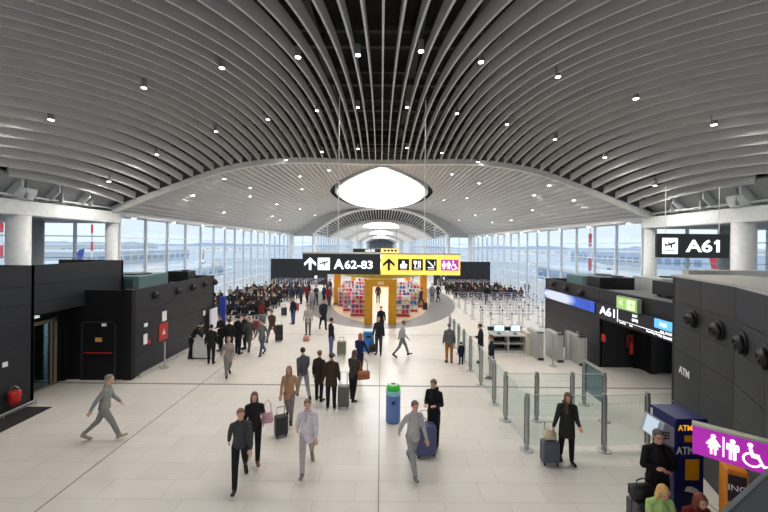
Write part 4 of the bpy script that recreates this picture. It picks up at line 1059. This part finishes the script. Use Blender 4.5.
def coat_mesh(P, J, vox, length=.25, puff=1.0, hood=False):
    m = MB(); q = puff
    ext = (J['kneeL']+J['kneeR'])/2-J['pel']; L = ext.length; ext = ext*(length/max(L, .01)) if abs(P['L'][0]) > 60 else Vector((0, ext.y*.5*length/.42, -length))
    m.hull(J['pel']+ext, (.18*q,.14*q,.03), J['waist'], (.158*q,.12*q,.06)); m.hull(J['waist'], (.15*q,.12*q,.08), J['chest']+Vector((0,0,.0)), (.165*q,.13*q,.1))
    m.hull(J['chest']+Vector((0,0,.04)), (.155*q,.115*q,.07), J['neck']+Vector((0,0,-.02)), (.085,.075,.03))
    m.hull(J['neck']+Vector((0,-.005,0)), (.075,.075,.03), J['nape']+Vector((0,-.01,-.01)), (.068,.068,.015))
    if hood: m.hull(J['neck']+Vector((-.06,-.07,.02)), (.05,.045,.045), J['neck']+Vector((.06,-.07,.02)), (.05,.045,.045))
    for s, k in ((-1,'L'),(1,'R')):
        m.hull(J['sh'+k]+Vector((0,0,-.012)), .066*q, J['el'+k], .055*q); m.hull(J['el'+k], .055*q, J['wr'+k]-J['fd'+k]*.01, .042); m.hull(J['sh'+k]+Vector((-s*.02,0,-.012)), .064*q, J['neck']+Vector((s*.035,0,.0)), .045)
    return remeshed(m, 'coat', vox)
def shoe_mesh(J, k):
    m = MB(); pt = J['fp'+k]
    m.hull(J['heel'+k], (.042,.045,.04), J['toe'+k]+Vector((0,.0,.0)), (.046,.055,.03)); m.hull(J['heel'+k]+Vector((0,.01,.02)), .045, J['ank'+k]+Vector((0,.005,.03)), .05)
    return m.mesh('shoe', None, True)
def hair_mesh(J, style, vox):
    h = J['head']; M = J['hrot']; t = MB()
    if style == 'bald': t.ball((0,-.02,.02), (.079,.086,.06), 16)
    elif style == 'hood': t.hull((0,-.02,.04), (.1,.1,.1), (0,-.035,-.08), (.1,.085,.07))
    else:
        t.ball((0,-.022,.044), (.087,.098,.092), 18); t.hull((0,.045,.095), (.055,.03,.02), (0,-.03,.08), (.07,.07,.05))
        for s in (-1,1): t.hull((s*.07,-.01,.05), (.018,.045,.03), (s*.07,-.03,-.0), (.014,.03,.02))
    if style == 'long':
        t.hull((0,-.05,.03), (.088,.06,.06), (0,-.07,-.16), (.075,.04,.05))
        for s in (-1,1): t.hull((s*.072,.01,.04), (.022,.04,.03), (s*.075,.0,-.13), (.025,.035,.04))
    if style == 'bun': t.ball((0,-.12,.09), .042, 12); t.hull((0,-.05,.0), (.07,.05,.05), (0,-.05,-.03), (.05,.04,.03))
    t.xf(Matrix.Translation(h) @ M.to_4x4())
    return remeshed(t, 'hair', vox)
CACHE = {}
def cm(key, fn):
    if key not in CACHE:
        CACHE[key] = fn()
        if not CACHE[key].materials: CACHE[key].materials.append(M_skin)
    return CACHE[key]
def person(p, rz, pose, coat, legs, hair, label, hgt=1.75, style='short', shoes=(28,26,26), length=.2, puff=1.0, hood=False, near=False, grp=None, skin=None, z=0, glasses=False, scarf=None):
    """rz: facing in degrees, 0 = away from the camera (+Y), 180 = towards it"""
    P = POSES[pose]; J = joints(P); vox = .008 if near else .0125
    r = empty('person', (p[0], p[1], z), R(rz), label=label, cat='person', group=grp, sc=hgt/1.79)
    cl = lambda rgb, ro=.75: mat('cloth_%d_%d_%d' % tuple(rgb), rgb, ro, var=.12, scale=14, spec=.2)
    b = link('body', cm((pose,'b',near), lambda: body_mesh(P, J, vox if not near else .0065)), r, M_skin if not skin else mat('skin_%d' % skin[0], skin, .55))
    link('coat', cm((pose,'c',length,puff,hood,near), lambda: coat_mesh(P, J, vox*1.3, length, puff, hood)), r, cl(coat))
    link('trousers', cm((pose,'t',near), lambda: trousers_mesh(P, J, vox*1.3)), r, cl(legs))
    link('hair', cm((pose,'h',style,near), lambda: hair_mesh(J, style, vox*.8)), r, mat('hair_%d_%d_%d' % tuple(hair), hair, .6, var=.25, scale=60))
    for k in 'LR': link('shoe', cm((pose,'s',k), lambda: shoe_mesh(J, k)), r, cl(shoes, .5))
    if near:
        h = J['head']; M = J['hrot'].to_4x4()
        for s in (-1, 1):
            MB().ball((s*.03,.083,.018), (.011,.008,.006), 10).xf(Matrix.Translation(h) @ M).build('eye', M_eye, r, smooth=True)
        MB().hull((-.016,.094,-.043), (.008,.005,.004), (.016,.094,-.043), (.008,.005,.004)).xf(Matrix.Translation(h) @ M).build('mouth', M_lip, r, smooth=True)
        if glasses:
            m = MB()
            for s in (-1, 1):
                m.tube([(s*.032+.022*math.cos(2*PI*i/14), .098, .018+.016*math.sin(2*PI*i/14)) for i in range(15)], .0025, 6); m.tube([(s*.054,.098,.022),(s*.08,.0,.026)], .0025, 6)
            m.tube([(-.01,.098,.02),(.01,.098,.02)], .0025, 6); m.xf(Matrix.Translation(h) @ M).build('eyeglasses', M_black, r)
    if scarf:
        def sc_():
            m = MB(); m.hull(J['neck']+Vector((0,.01,.01)), (.088,.09,.03), J['nape']+Vector((0,.015,.0)), (.08,.085,.022)); m.hull(J['neck']+Vector((.03,.08,0)), (.035,.03,.03), J['chest']+Vector((.035,.13,.0)), (.035,.02,.04))
            return remeshed(m, 'scarf', vox)
        link('scarf', cm((pose,'sc',near), sc_), r, cl(scarf))
    return r, J
def hand_w(r, J, k='R'):
    v = J['wr'+k]+J['fd'+k]*.09; s = r.scale.x
    return Vector(r.location)+Matrix.Rotation(r.rotation_euler.z, 3, 'Z') @ (v*s)
BK = (26,26,30); DK = (36,34,36); NV = (30,36,58); GY = (150,148,146); LG = (188,184,182)
HB = (62,44,32); HK = (26,22,20); HL = (176,140,92); HG = (150,148,144); HR = (120,56,34)

# close and mid figures, placed by where their feet stand
def F(px, py): return at(px, py)
person(F(433.5,446), 150, 'hold', (22,23,27), (24,24,28), (92,70,56), 'person in a black hooded coat standing beside the purple suitcase', 1.74, scarf=(40,38,44), length=.3, puff=1.05, hood=True, near=True)
suitcase(F(425,455), .2, (78,80,120), 'large purple grey suitcase beside the person in the black hooded coat', .5, .7, .3, .3)
p = F(411, 437); bag((p.x+.28, p.y-.05, .0), .4, (60,60,66), 'dark grey duffel bag standing on the floor next to the purple suitcase', .5, .42, .26, .12, 'duffel_bag')
person(F(412.5,472), 200, 'stride', (172,168,164), (150,148,148), (96,80,68), 'person in a pale grey jacket striding past the round recycling bin', 1.74, near=True, length=.12, shoes=(120,118,118))
# couple and neighbours
person(F(331,408), 5, 'stand', (64,50,40), (30,30,36), (70,54,42), 'person in a brown winter coat seen from behind beside a grey suitcase', 1.76, length=.22, puff=1.12, hood=True, near=True)
person(F(319,401), -20, 'stand', (52,42,36), (28,30,36), (110,78,60), 'person in dark brown coat partly hidden behind the brown winter coat', 1.68, length=.3, puff=1.08)
suitcase(F(343.5,408), 0, (96,92,86), 'grey brown suitcase between the brown coat and the backpack wearer', .36, .66, .26, .4)
r_, J_ = person(F(353,401), -30, 'reach', (72,64,54), (28,28,30), (88,72,58), 'woman in olive jacket with a pale scarf and an orange brown shoulder bag', 1.68, 'long', scarf=(206,198,186), length=.12, near=True)
bag((r_.location.x+.36, r_.location.y-.18, .78), .3, (158,92,48), 'orange brown shoulder bag hanging at the hip of the olive jacket woman', .42, .3, .15, .4, 'shoulder_bag')
person(F(359.5,376), -20, 'reach', (34,38,72), (40,36,44), (168,96,72), 'woman in a long navy coat with reddish hair between two luggage owners', 1.68, 'long', length=.34)
person(F(331,356), -60, 'stand', (30,32,40), (86,104,136), HK, 'man in a black jacket and blue jeans near the green suitcase', 1.78, length=.06)
suitcase(F(341.5,355), .1, (120,124,98), 'olive green suitcase beside the man in blue jeans', .42, .6, .3, .15)
person(F(378.5,354.5), 170, 'stand', (34,36,38), (56,58,66), (50,38,32), 'man in a black jacket standing before the gold shop portal with a bag', 1.82, length=.08)
bag((F(372,353).x, F(372,353).y+.1, .02), .1, (38,34,36), 'black bag on the floor beside the man before the shop portal', .36, .4, .2)
person(F(381,336), 175, 'walk', (26,28,32), (40,42,50), HK, 'person in black walking out through the gold shop portal', 1.74)
person(F(378,303), 180, 'stand', (60,52,46), (80,62,50), HK, 'person in a brown top at the counter deep inside the shop', 1.7)
person(F(449,363), 0, 'stand', (96,98,100), (160,104,50), (110,108,104), 'man in a grey jacket and orange brown trousers seen from behind', 1.76, length=.08, puff=1.1, near=False)
person(F(461,364.5), 20, 'stand', (26,30,52), (24,28,44), HK, 'small child in a dark navy coat next to the man in orange brown trousers', 1.0, length=.3, puff=1.2)
person(F(480.5,363), 90, 'hold', (28,30,38), (40,42,50), HK, 'man in a dark suit jacket behind the glass line beside the desk', 1.74)
person(F(491,378.5), 70, 'stand', (28,32,46), (150,150,152), (96,66,50), 'person in a navy top and light grey trousers behind the glass line', 1.72)
person(F(566.5,462.5), 168, 'reach', (44,44,38), (24,24,26), (96,58,42), 'woman in a dark parka with long auburn hair holding the small grey suitcase', 1.7, 'long', scarf=(92,78,60), length=.3, puff=1.12, hood=True, near=True, shoes=(20,20,22))
suitcase(F(549.5,463.5), .0, (86,90,104), 'small blue grey suitcase with a cream bag on top beside the parka woman', .4, .5, .24, .4)
pp = F(549.5,463.5); bag((pp.x, pp.y, .57), 0, (206,190,160), 'cream and red bag lying on top of the blue grey suitcase', .3, .24, .16, .1)
# cluster at the cash machine
person((5.16, 6.72), 168, 'cross', (22,22,24), (30,30,34), (84,78,74), 'man in black with glasses and folded arms beside the cash machine', 1.84, near=True, glasses=True, length=.14, puff=1.08)
suitcase((4.7, 6.47, 0), .15, (72,72,72), 'large dark grey suitcase below the black carry bag next to the man with folded arms', .42, .66, .28, .0)
bag((4.7, 6.47, .725), .1, (22,22,24), 'black carry bag lying on the large dark grey suitcase', .42, .26, .24, .1)
b = empty('waiting_bench', (4.9, 6.0, 0), label='low dark bench under the two seated women by the cash machine', cat='bench')
MB().box(-.6,.6,-.22,.22,.38,.44).build('seat', M_dark, b, bevel=.02)
for s in (-1,1): MB().box(s*.5-.03,s*.5+.03,-.2,.2,0,.38).build('leg', M_chrome, b)
person((4.68, 6.05), 175, 'sit', (168,196,120), (60,62,74), (206,164,96), 'blonde woman in a lime green jacket seated by the cash machine', 1.68, 'long', near=True, length=.1, z=-.0)
person((5.12, 5.92), 178, 'sit2', (112,34,40), (48,44,50), HR, 'woman with dark red hair and a maroon top seated by the cash machine', 1.66, 'long', near=True, length=.1)
# walkers on the open floor
person(F(104,440), -70, 'stride', (136,136,132), (120,120,116), (120,116,110), 'person in a grey jacket crossing the empty tiled floor near the entrance mat', 1.78, near=True, length=.06, shoes=(150,140,126))
person(F(240,484), 200, 'stride', (60,60,60), (26,26,28), (112,84,66), 'person in black trousers and charcoal top walking, closest of the two dark walkers', 1.74, near=True, length=.04, shoes=(50,42,38))
person(F(254,461), 195, 'walk', (38,32,32), (24,22,24), (90,60,48), 'woman in a black coat with a pink bag, the farther of the two dark walkers', 1.7, 'long', near=True, length=.14, shoes=(110,78,52))
q = F(262, 458); bag((q.x+.12, q.y, .85), .3, (200,150,160), 'pink bag carried by the woman in the black coat', .3, .26, .14, .3)
person(F(289,422), 185, 'walk', (176,136,100), (120,112,108), (150,108,74), 'woman in a camel brown coat walking, beside the dark rolling bag', 1.68, 'long', scarf=(150,130,110), near=True, length=.2)
person(F(307,470), 190, 'stride', (206,196,200), (170,162,158), (120,94,76), 'person in a pale pink white coat striding across the middle of the floor', 1.74, scarf=(196,172,180), near=True, length=.2, shoes=(126,118,112))
suitcase((F(281,436).x, F(281,436).y, 0), .5, (40,42,46), 'dark small rolling suitcase beside the camel brown coat', .34, .5, .24, .2)
person(F(303,400), 30, 'walk', (84,84,90), (150,150,154), HK, 'person in a dark grey jacket with pale trousers walking towards the brown coat pair', 1.76, length=.06)
person(F(402,357), -90, 'walk', (170,170,170), (120,120,122), (90,86,82), 'person in a pale grey hoodie walking in front of the oval shop', 1.72, length=.04)
person(F(228,377), 210, 'stride', (150,140,136), (120,116,114), (110,90,80), 'person in a washed out grey coat hurrying past the counter group', 1.66, length=.25)
# counter group
person(F(191.5,358.5), -66, 'lean', (26,26,28), (24,24,28), HK, 'person in black leaning over the small grey counter', 1.74)
person(F(211,364), 10, 'stand', (34,30,32), (28,26,28), HK, 'person in black standing in front of the small grey counter, back turned', 1.7, puff=1.1)
person(F(220.5,351), 160, 'hold', (30,36,34), (30,34,34), HK, 'person in dark green uniform standing behind the counter', 1.74)
person(F(229,357), 20, 'stand', (28,28,30), (26,26,30), HB, 'person in a black coat, nearest of the trio beside the counter', 1.76, puff=1.12)
person(F(238,354), -20, 'stand', (30,30,36), (26,28,34), HK, 'tall person in a black jacket within the trio beside the counter', 1.84, puff=1.05)
person(F(244.5,349), 140, 'hold', (34,34,38), (30,30,34), HK, 'person in charcoal coat at the rear of the trio beside the counter', 1.72, length=.3)
person(F(249,352), 180, 'walk', (70,72,72), (90,88,88), HK, 'walker in a mid grey coat passing between the trio and the seating', 1.72, length=.35)
person(F(262,356), 165, 'walk', (110,108,104), (70,80,104), HK, 'walker in a stone grey jacket and blue jeans near the seating', 1.74)
person(F(272,342), 170, 'stride', (84,66,56), (80,78,80), HB, 'walker in a brown jacket pulling a tall black case', 1.78)
suitcase(F(279,341), .2, (28,28,32), 'tall black rolling case beside the walker in the brown jacket', .4, .8, .28, .2)
person(F(293,324), 150, 'stand', (30,34,52), (70,90,130), HK, 'person in navy jacket and blue jeans near the seated crowd', 1.74)
person(F(308,335), 185, 'stand', (176,170,162), (110,106,96), (90,70,56), 'person in a pale beige top standing between shop and seating', 1.74)
person(F(323,330), 200, 'walk', (36,38,50), (34,36,44), HK, 'large person in a dark navy coat walking by the grey oval edge', 1.9, length=.35, puff=1.15)
person(F(312,310), 190, 'walk', (150,150,156), (110,112,120), HK, 'person in a light grey top walking near the grey oval, seating side', 1.7)
for i, (px, py, c, l) in enumerate(((301,304,(60,62,70),'charcoal'),(307,303,(120,40,44),'dull red'),(316,305,(40,52,60),'slate'),(324,304,(56,60,92),'indigo'),(329,306.5,(130,40,52),'crimson'),(328,299,(70,74,80),'pewter'),(330,296,(34,34,38),'jet black'))):
    person(F(px,py), 180+40*(i % 3-1), ('stand','walk','hold')[i % 3], c, (44,46,56), HK, 'distant person in a %s jacket walking beside the grey oval, seating side' % l, 1.72)
for i, (px, py, c, l) in enumerate(((421,308,(60,42,44),'plum brown'),(432,302,(120,126,138),'blue grey'),(438,302,(40,50,54),'dark teal'),(460,296,(30,30,34),'black'),(441,289,(90,84,74),'khaki'),(446,288,(60,62,84),'dark violet'),(412,292,(160,156,150),'cream'))):
    person(F(px,py), 180-50*(i % 3-1), ('walk','stand','walk')[i % 3], c, (52,54,62), HK, 'distant person in a %s jacket walking beside the grey oval, queue side' % l, 1.72)
suitcase(F(425,310), 0, (30,30,40), 'small dark suitcase with the plum brown jacket walker', .36, .55, .25, .2)
person(F(527,297), 180, 'stand', (50,52,60), (50,52,58), HK, 'person standing at the glass wall end of the farther seating block', 1.74)
person(F(487,305), 170, 'stand', (24,24,28), (24,24,30), HK, 'person in black standing in front of the farther seating block', 1.8, puff=1.1)
index_kids()
# ------------------------------------------------------------ seated crowd
CC = [(30,32,38),(44,40,42),(60,50,44),(34,44,66),(90,86,84),(112,44,46),(150,144,136),(40,56,52),(24,24,28),(78,66,58),(58,62,74)]
CN = ['black','charcoal','brown','navy','grey','red','beige','dark green','jet black','taupe','slate']
HS = [HK, HB, HK, HG, HL, HK]
def crowd(cx, rows, side, where):
    for ri, (y, x0, n) in enumerate(rows):
        for bi in range(n):
            bx = x0+bi*3.15; rz = 0 if ri % 2 else PI
            place(bench0, (bx, y, 0), rz, 'row of black bench seats in the %s' % where, 'bench rows in the %s' % where)
            for k in range(5):
                if random.random() < .14: continue
                x = bx-1.2+k*.6; ci = random.randrange(len(CC)); hi = random.randrange(len(HS))
                person((x, y+(-.02 if rz else .02)), 180 if rz == 0 else 0, ('sit','sit2')[(k+ri) % 2], CC[ci], CC[(ci*3+1) % len(CC)], HS[hi],
                       'person in %s clothes seated in the %s' % (CN[ci], where), 1.72, ('short','long')[(k+ri+bi) % 2], grp='seated crowd in the %s' % where, length=.12)
crowd(0, [(24.6,-12.4,2),(26.4,-12.6,2),(28.6,-12.8,2),(30.4,-12.8,2),(32.8,-12.4,2),(34.8,-12.2,2),(37.2,-11.8,2)], -1, 'nearer seating block behind the blue banner')
crowd(0, [(34.4,9.0,2),(36.2,8.6,2),(38.6,8.4,2),(40.6,8.6,2)], 1, 'farther seating block beyond the roped lanes')
for i, (px, py) in enumerate(((256,331),(284,316),(262,324),(296,311))):
    suitcase(F(px,py), .3*i, [(120,36,42),(38,42,58),(96,98,102),(150,60,60)][i], ['dull red suitcase at the edge of the nearer seating block','navy suitcase at the edge of the nearer seating block','mid grey suitcase before the nearer seating block','rose red suitcase at the far corner of the nearer seating block'][i], .4, .55, .26, .2)
for i, (px, py) in enumerate(((306,341),(224,350))): bag(F(px,py)+Vector((0,0,.0)), .2, [(190,120,110),(60,56,60)][i], ['salmon bag on the floor behind the beige top person','dark bag on the floor by the trio at the counter'][i])

# ------------------------------------------------------------ downlights
def lamp_proto(kind):
    r = empty('ceiling_downlight', (0,0,0), label='x', cat='ceiling light')
    if kind == 'can':
        MB().cyl((0,0,0), .085, 0, .3, 20).build('housing', mat('lamp_grey', (150,150,148), .4, .3), r); MB().cyl((0,0,0), .01, .3, .9, 6).build('stem', M_black, r)
        MB().lathe([(.075,-.012),(.075,.004)], (0,0,0), 20).build('lens', mat('lens_white', (255,250,240), emit=16), r)
    else:
        MB().lathe([(.13,-.02),(.13,.03)], (0,0,0), 20).build('trim_ring', M_white, r); MB().lathe([(.1,-.03),(.1,-.018)], (0,0,0), 20).build('lens', mat('lens_white', (255,250,240), emit=16), r)
    return r
can0 = lamp_proto('can'); disc0 = lamp_proto('disc'); index_kids()
CAN = [(298,53),(358,51),(222,64),(144,84),(51,116),(216,129),(157,152),(109,179),(268,117),(317,108),(358,105),(286,158),(322,150),(358,147),
       (421,47),(481,58),(558,73),(636,95),(407,105),(457,111),(507,122),(555,137),(605,155),(655,183),(407,146),(442,151),(478,160),(714,121)]
def spot(p, power, size=150, rad=.1):
    l = bpy.data.lights.new('lamp', 'SPOT'); l.energy = power; l.spot_size = R(size); l.spot_blend = .6; l.shadow_soft_size = rad; l.color = (1, .97, .92)
    o = bpy.data.objects.new('lamp', l); COL.objects.link(o); o.location = p; return o
for px, py in CAN:
    p = on_ceiling(px, py)
    if not p: continue
    q = p+Vector((0,0,-.12)); place(can0, q, 0, 'small cylindrical downlight hanging among the near ceiling fins', 'downlights among the near ceiling fins')
    spot(q+Vector((0,0,-.06)), LAMP_W)
DISC = [(386,390),(448,357),(500,392),(448,424),(553,408),(600,352),(604,378),(658,340),(545,432),(600,418),(560,440),(500,375),(630,430)]
DISC = [(x/2,y/2) for x,y in DISC]+[(384+x/2,y/2) for x,y in ((136,348),(166,396),(190,366),(221,418),(217,444),(254,440),(297,420),(330,370),(380,400),(183,430),(120,400),(300,390),(150,440))]
for i, (px, py) in enumerate(DISC):
    d = ray(px, py); t = 19.0; p = None
    while t < 57:
        q = Vector((d.x*t, t, CH+d.z*t))
        if t > YA(q.x) and abs(q.x) < 14.3 and q.z >= A(q.x): p = q; break
        t += .05
    if p is None: continue
    place(disc0, p+Vector((0,0,-.01)), 0, 'small round recessed downlight in the smooth grey vault', 'downlights in the smooth vault')
    spot(p+Vector((0,0,-.08)), LAMP_W*.8)
for s in (-1, 1):
    for i in range(9):
        y = 21+i*4; place(disc0, (s*14.3, y, 6.61), 0, 'small round downlight under the eaves strip over the side glazing', 'downlights under the eaves')

# ------------------------------------------------------------ gallery rail close to the lens
r = empty('gallery_rail', (1.2, 1.325, 4.2), math.atan2(.26, .45), label='wide grey metal gallery handrail cutting the corner under the restroom sign', cat='handrail')
MB().box(-.4, 3.4, -.3, .0, -.06, 0).build('handrail', mat('rail_grey', (88,90,92), .35, .4), r, bevel=.012)
MB().box(0, 3.4, -.02, -.005, -.01, .006).build('edge_strip', mat('rail_light', (150,152,154), .3, .6), r)
MB().box(0, 3.4, -.1, -.085, -1.0, -.06).build('glass_infill', M_bglass, r)
for x in (.1, 1.2, 2.3, 3.3): MB().box(x-.03, x+.03, -.12, -.06, -1.05, -.06).build('post', M_chrome, r)
g = MB().box(0, 3.4, -1.4, .05, -1.3, -1.0).build('gallery_slab', M_dark); g.location = r.location; g.rotation_euler = r.rotation_euler; st(g)

# ------------------------------------------------------------ outdoors
M_apron = mat('apron', (212,214,215), .7, var=.12, scale=.02)
st(MB().box(-1500, 1500, -200, 1800, -6.4, -6.2).build('ground', M_apron))
m = MB(); K = 70
def ridge(p, q, dep, ph):
    p, q, dep = Vector(p), Vector(q), Vector(dep); top = []
    for i in range(K+1):
        c = p.lerp(q, i/K); hh = 9+4*math.sin(i*.41+ph)+2.5*math.sin(i*1.13+ph)+1.2*math.sin(i*2.3)
        top.append((c+Vector((0,0,-6.2)), c+Vector((0,0,-6.2+hh)), c+dep+Vector((0,0,-6.2))))
    for u, v in zip(top, top[1:]):
        m.poly([u[0], v[0], v[1], u[1]]); m.poly([u[1], v[1], v[2], u[2]])
ridge((-1450,1500,0), (1450,1500,0), (0,80,0), 0); ridge((-900,-150,0), (-900,1500,0), (-80,0,0), 1); ridge((900,-150,0), (900,1500,0), (80,0,0), 2)
st(m.build('hills', mat('hills_haze', (196,206,220), 1)))
def hangar(x, y, w, l, h, rgb, label):
    b = empty('terminal_building', (x, y, -6.2), label=label, cat='building'); mm = mat('hangar_%d' % rgb[0], rgb, .6)
    MB().box(-w/2,w/2,-l/2,l/2,0,h).build('hall', mm, b); MB().box(-w/2-.6,w/2+.6,-l/2-.6,l/2+.6,h,h+.8).build('roof', M_white, b)
    m = MB(); s = -1 if x > 0 else 1; fx = s*w/2
    for i in range(int(l/6)): m.box(min(fx,fx+s*.1),max(fx,fx+s*.1),-l/2+2+i*6,-l/2+6+i*6,h*.3,h*.7)
    m.build('window', mat('hangar_glass', (130,154,178), .3), b)
hangar(-150, 210, 30, 90, 6.5, (196,200,206), 'pale low terminal hall across the apron, seating side')
hangar(-260, 330, 40, 120, 9, (206,206,200), 'long cream hangar far across the apron, seating side')
hangar(170, 230, 36, 120, 8, (190,200,214), 'blue grey service hall across the apron, queue side')
hangar(300, 330, 60, 110, 9.5, (208,204,190), 'cream warehouse far across the apron, queue side')
hangar(-60, 92, 14, 60, 3.6, (204,208,214), 'low pale service building close to the seating side glazing')
hangar(62, 100, 12, 60, 3.8, (168,182,206), 'low blue service building close to the queue side glazing')
def mast(x, y, h, label):
    b = empty('lattice_mast', (x, y, -6.2), label=label, cat='mast'); k = 7
    for i in range(k): MB().box(-.17,.17,-.17,.17,h*i/k,h*(i+1)/k).build('section', mat('mast_red', (208,52,56), .6) if i % 2 == 0 else M_white, b)
    MB().cyl((0,0,0), .06, h, h+1.5, 8).build('antenna', M_chrome, b)
p = ray(590, 260)*57; mast(p.x, p.y, 13.5, 'red and white striped mast outside the queue side glazing')
p = ray(146, 240)*70; mast(p.x, p.y, 15.5, 'red and white mast outside the seating side glazing, thicker one')
p = ray(92, 240)*95; mast(p.x, p.y, 16, 'thin red and white mast far outside the end bay glazing')
p = ray(1.5, 240)*60; mast(p.x, p.y, 15, 'red and white mast at the outer edge of the end bay glazing')
def plane(x, y, rz, rgb, label, s=1):
    b = empty('airliner', (x, y, -6.2), R(rz), label=label, cat='aeroplane', sc=s)
    M_f = mat('fuselage', (232,234,238), .35); M_t = mat('tail_%d' % rgb[0], rgb, .4)
    m = MB(); prof = [(.05,-19),(.9,-18),(1.6,-16.4),(2.0,-14),(2.0,8),(1.7,12),(1.0,16),(.3,19)]
    m.lathe(prof, (0,0,0), 20); m.xf(Matrix.Translation((0,0,3.6)) @ Matrix.Rotation(R(90), 4, 'X')); m.build('fuselage', M_f, b, smooth=True)
    for q in (-1,1):
        MB().prism([(q*1.6,3,3),(q*17,-6,4),(q*17,-7.6,4),(q*1.6,-3,3)], (0,0,.35)).build('wing', M_f, b)
        MB().prism([(q*.6,-15,4.6),(q*6,-18,5),(q*6,-19,5),(q*.6,-17.5,4.6)], (0,0,.2)).build('tailplane', M_f, b)
        n = MB(); n.lathe([(.7,-1.6),(1.0,-1.3),(1.0,1),(.6,1.8)], (0,0,0), 16); n.xf(Matrix.Translation((q*5.6,2,2)) @ Matrix.Rotation(R(90), 4, 'X')); n.build('engine', M_t, b, smooth=True)
        MB().cyl((q*2.4,-1,0), .5, 0, 2.4, 10).build('landing_gear', M_black, b)
    MB().prism([(-.15,-13,5.2),(-.15,-18.4,5.2),(-.15,-19.6,10.6),(-.15,-17.2,10.6)], (.3,0,0)).build('tail_fin', M_t, b)
    m = MB()
    for i in range(26):
        for q in (-1,1): m.box(q*2.0-.03,q*2.0+.03,-11+i*.9,-10.6+i*.9,3.9,4.3)
    m.build('cabin_window', M_dark, b)
plane(-75, 150, 200, (200,40,50), 'white airliner with a red tail on the seating side apron', .8)
plane(-120, 128, 170, (60,80,150), 'white airliner with a blue tail farther out on the seating side apron', .8)
plane(95, 160, 160, (60,90,160), 'white airliner with a blue tail on the queue side apron', .8)
plane(118, 112, 190, (196,44,50), 'white airliner with a red tail parked nearest the queue side end bay', .8)

# ------------------------------------------------------------ light
w = bpy.data.worlds.new('world'); SC.world = w; w.use_nodes = True; nt = w.node_tree; bg = nt.nodes['Background']
tc = nt.nodes.new('ShaderNodeTexCoord'); sx = nt.nodes.new('ShaderNodeSeparateXYZ'); rp = nt.nodes.new('ShaderNodeValToRGB')
nz = nt.nodes.new('ShaderNodeTexNoise'); nz.inputs['Scale'].default_value = 3.5; nz.inputs['Detail'].default_value = 5
mp = nt.nodes.new('ShaderNodeMapping'); mp.inputs['Scale'].default_value = (1,1,5)
mm = nt.nodes.new('ShaderNodeMath'); mm.operation = 'MULTIPLY_ADD'; mm.inputs[1].default_value = .12
nt.links.new(tc.outputs['Generated'], mp.inputs[0]); nt.links.new(mp.outputs[0], nz.inputs[0]); nt.links.new(tc.outputs['Generated'], sx.inputs[0])
nt.links.new(nz.outputs['Fac'], mm.inputs[0]); nt.links.new(sx.outputs['Z'], mm.inputs[2]); nt.links.new(mm.outputs[0], rp.inputs['Fac'])
e = rp.color_ramp.elements; e[0].position = 0; e[0].color = lin((206,216,226)); e[1].position = .22; e[1].color = lin((236,240,245))
x = rp.color_ramp.elements.new(.09); x.color = lin((222,229,238)); x = rp.color_ramp.elements.new(1.0); x.color = lin((212,224,240))
nt.links.new(rp.outputs['Color'], bg.inputs['Color']); bg.inputs['Strength'].default_value = WORLD
for o in list(COL.objects):
    if o.type == 'MESH' and not o.data.materials: o.data.materials.append(M_white)
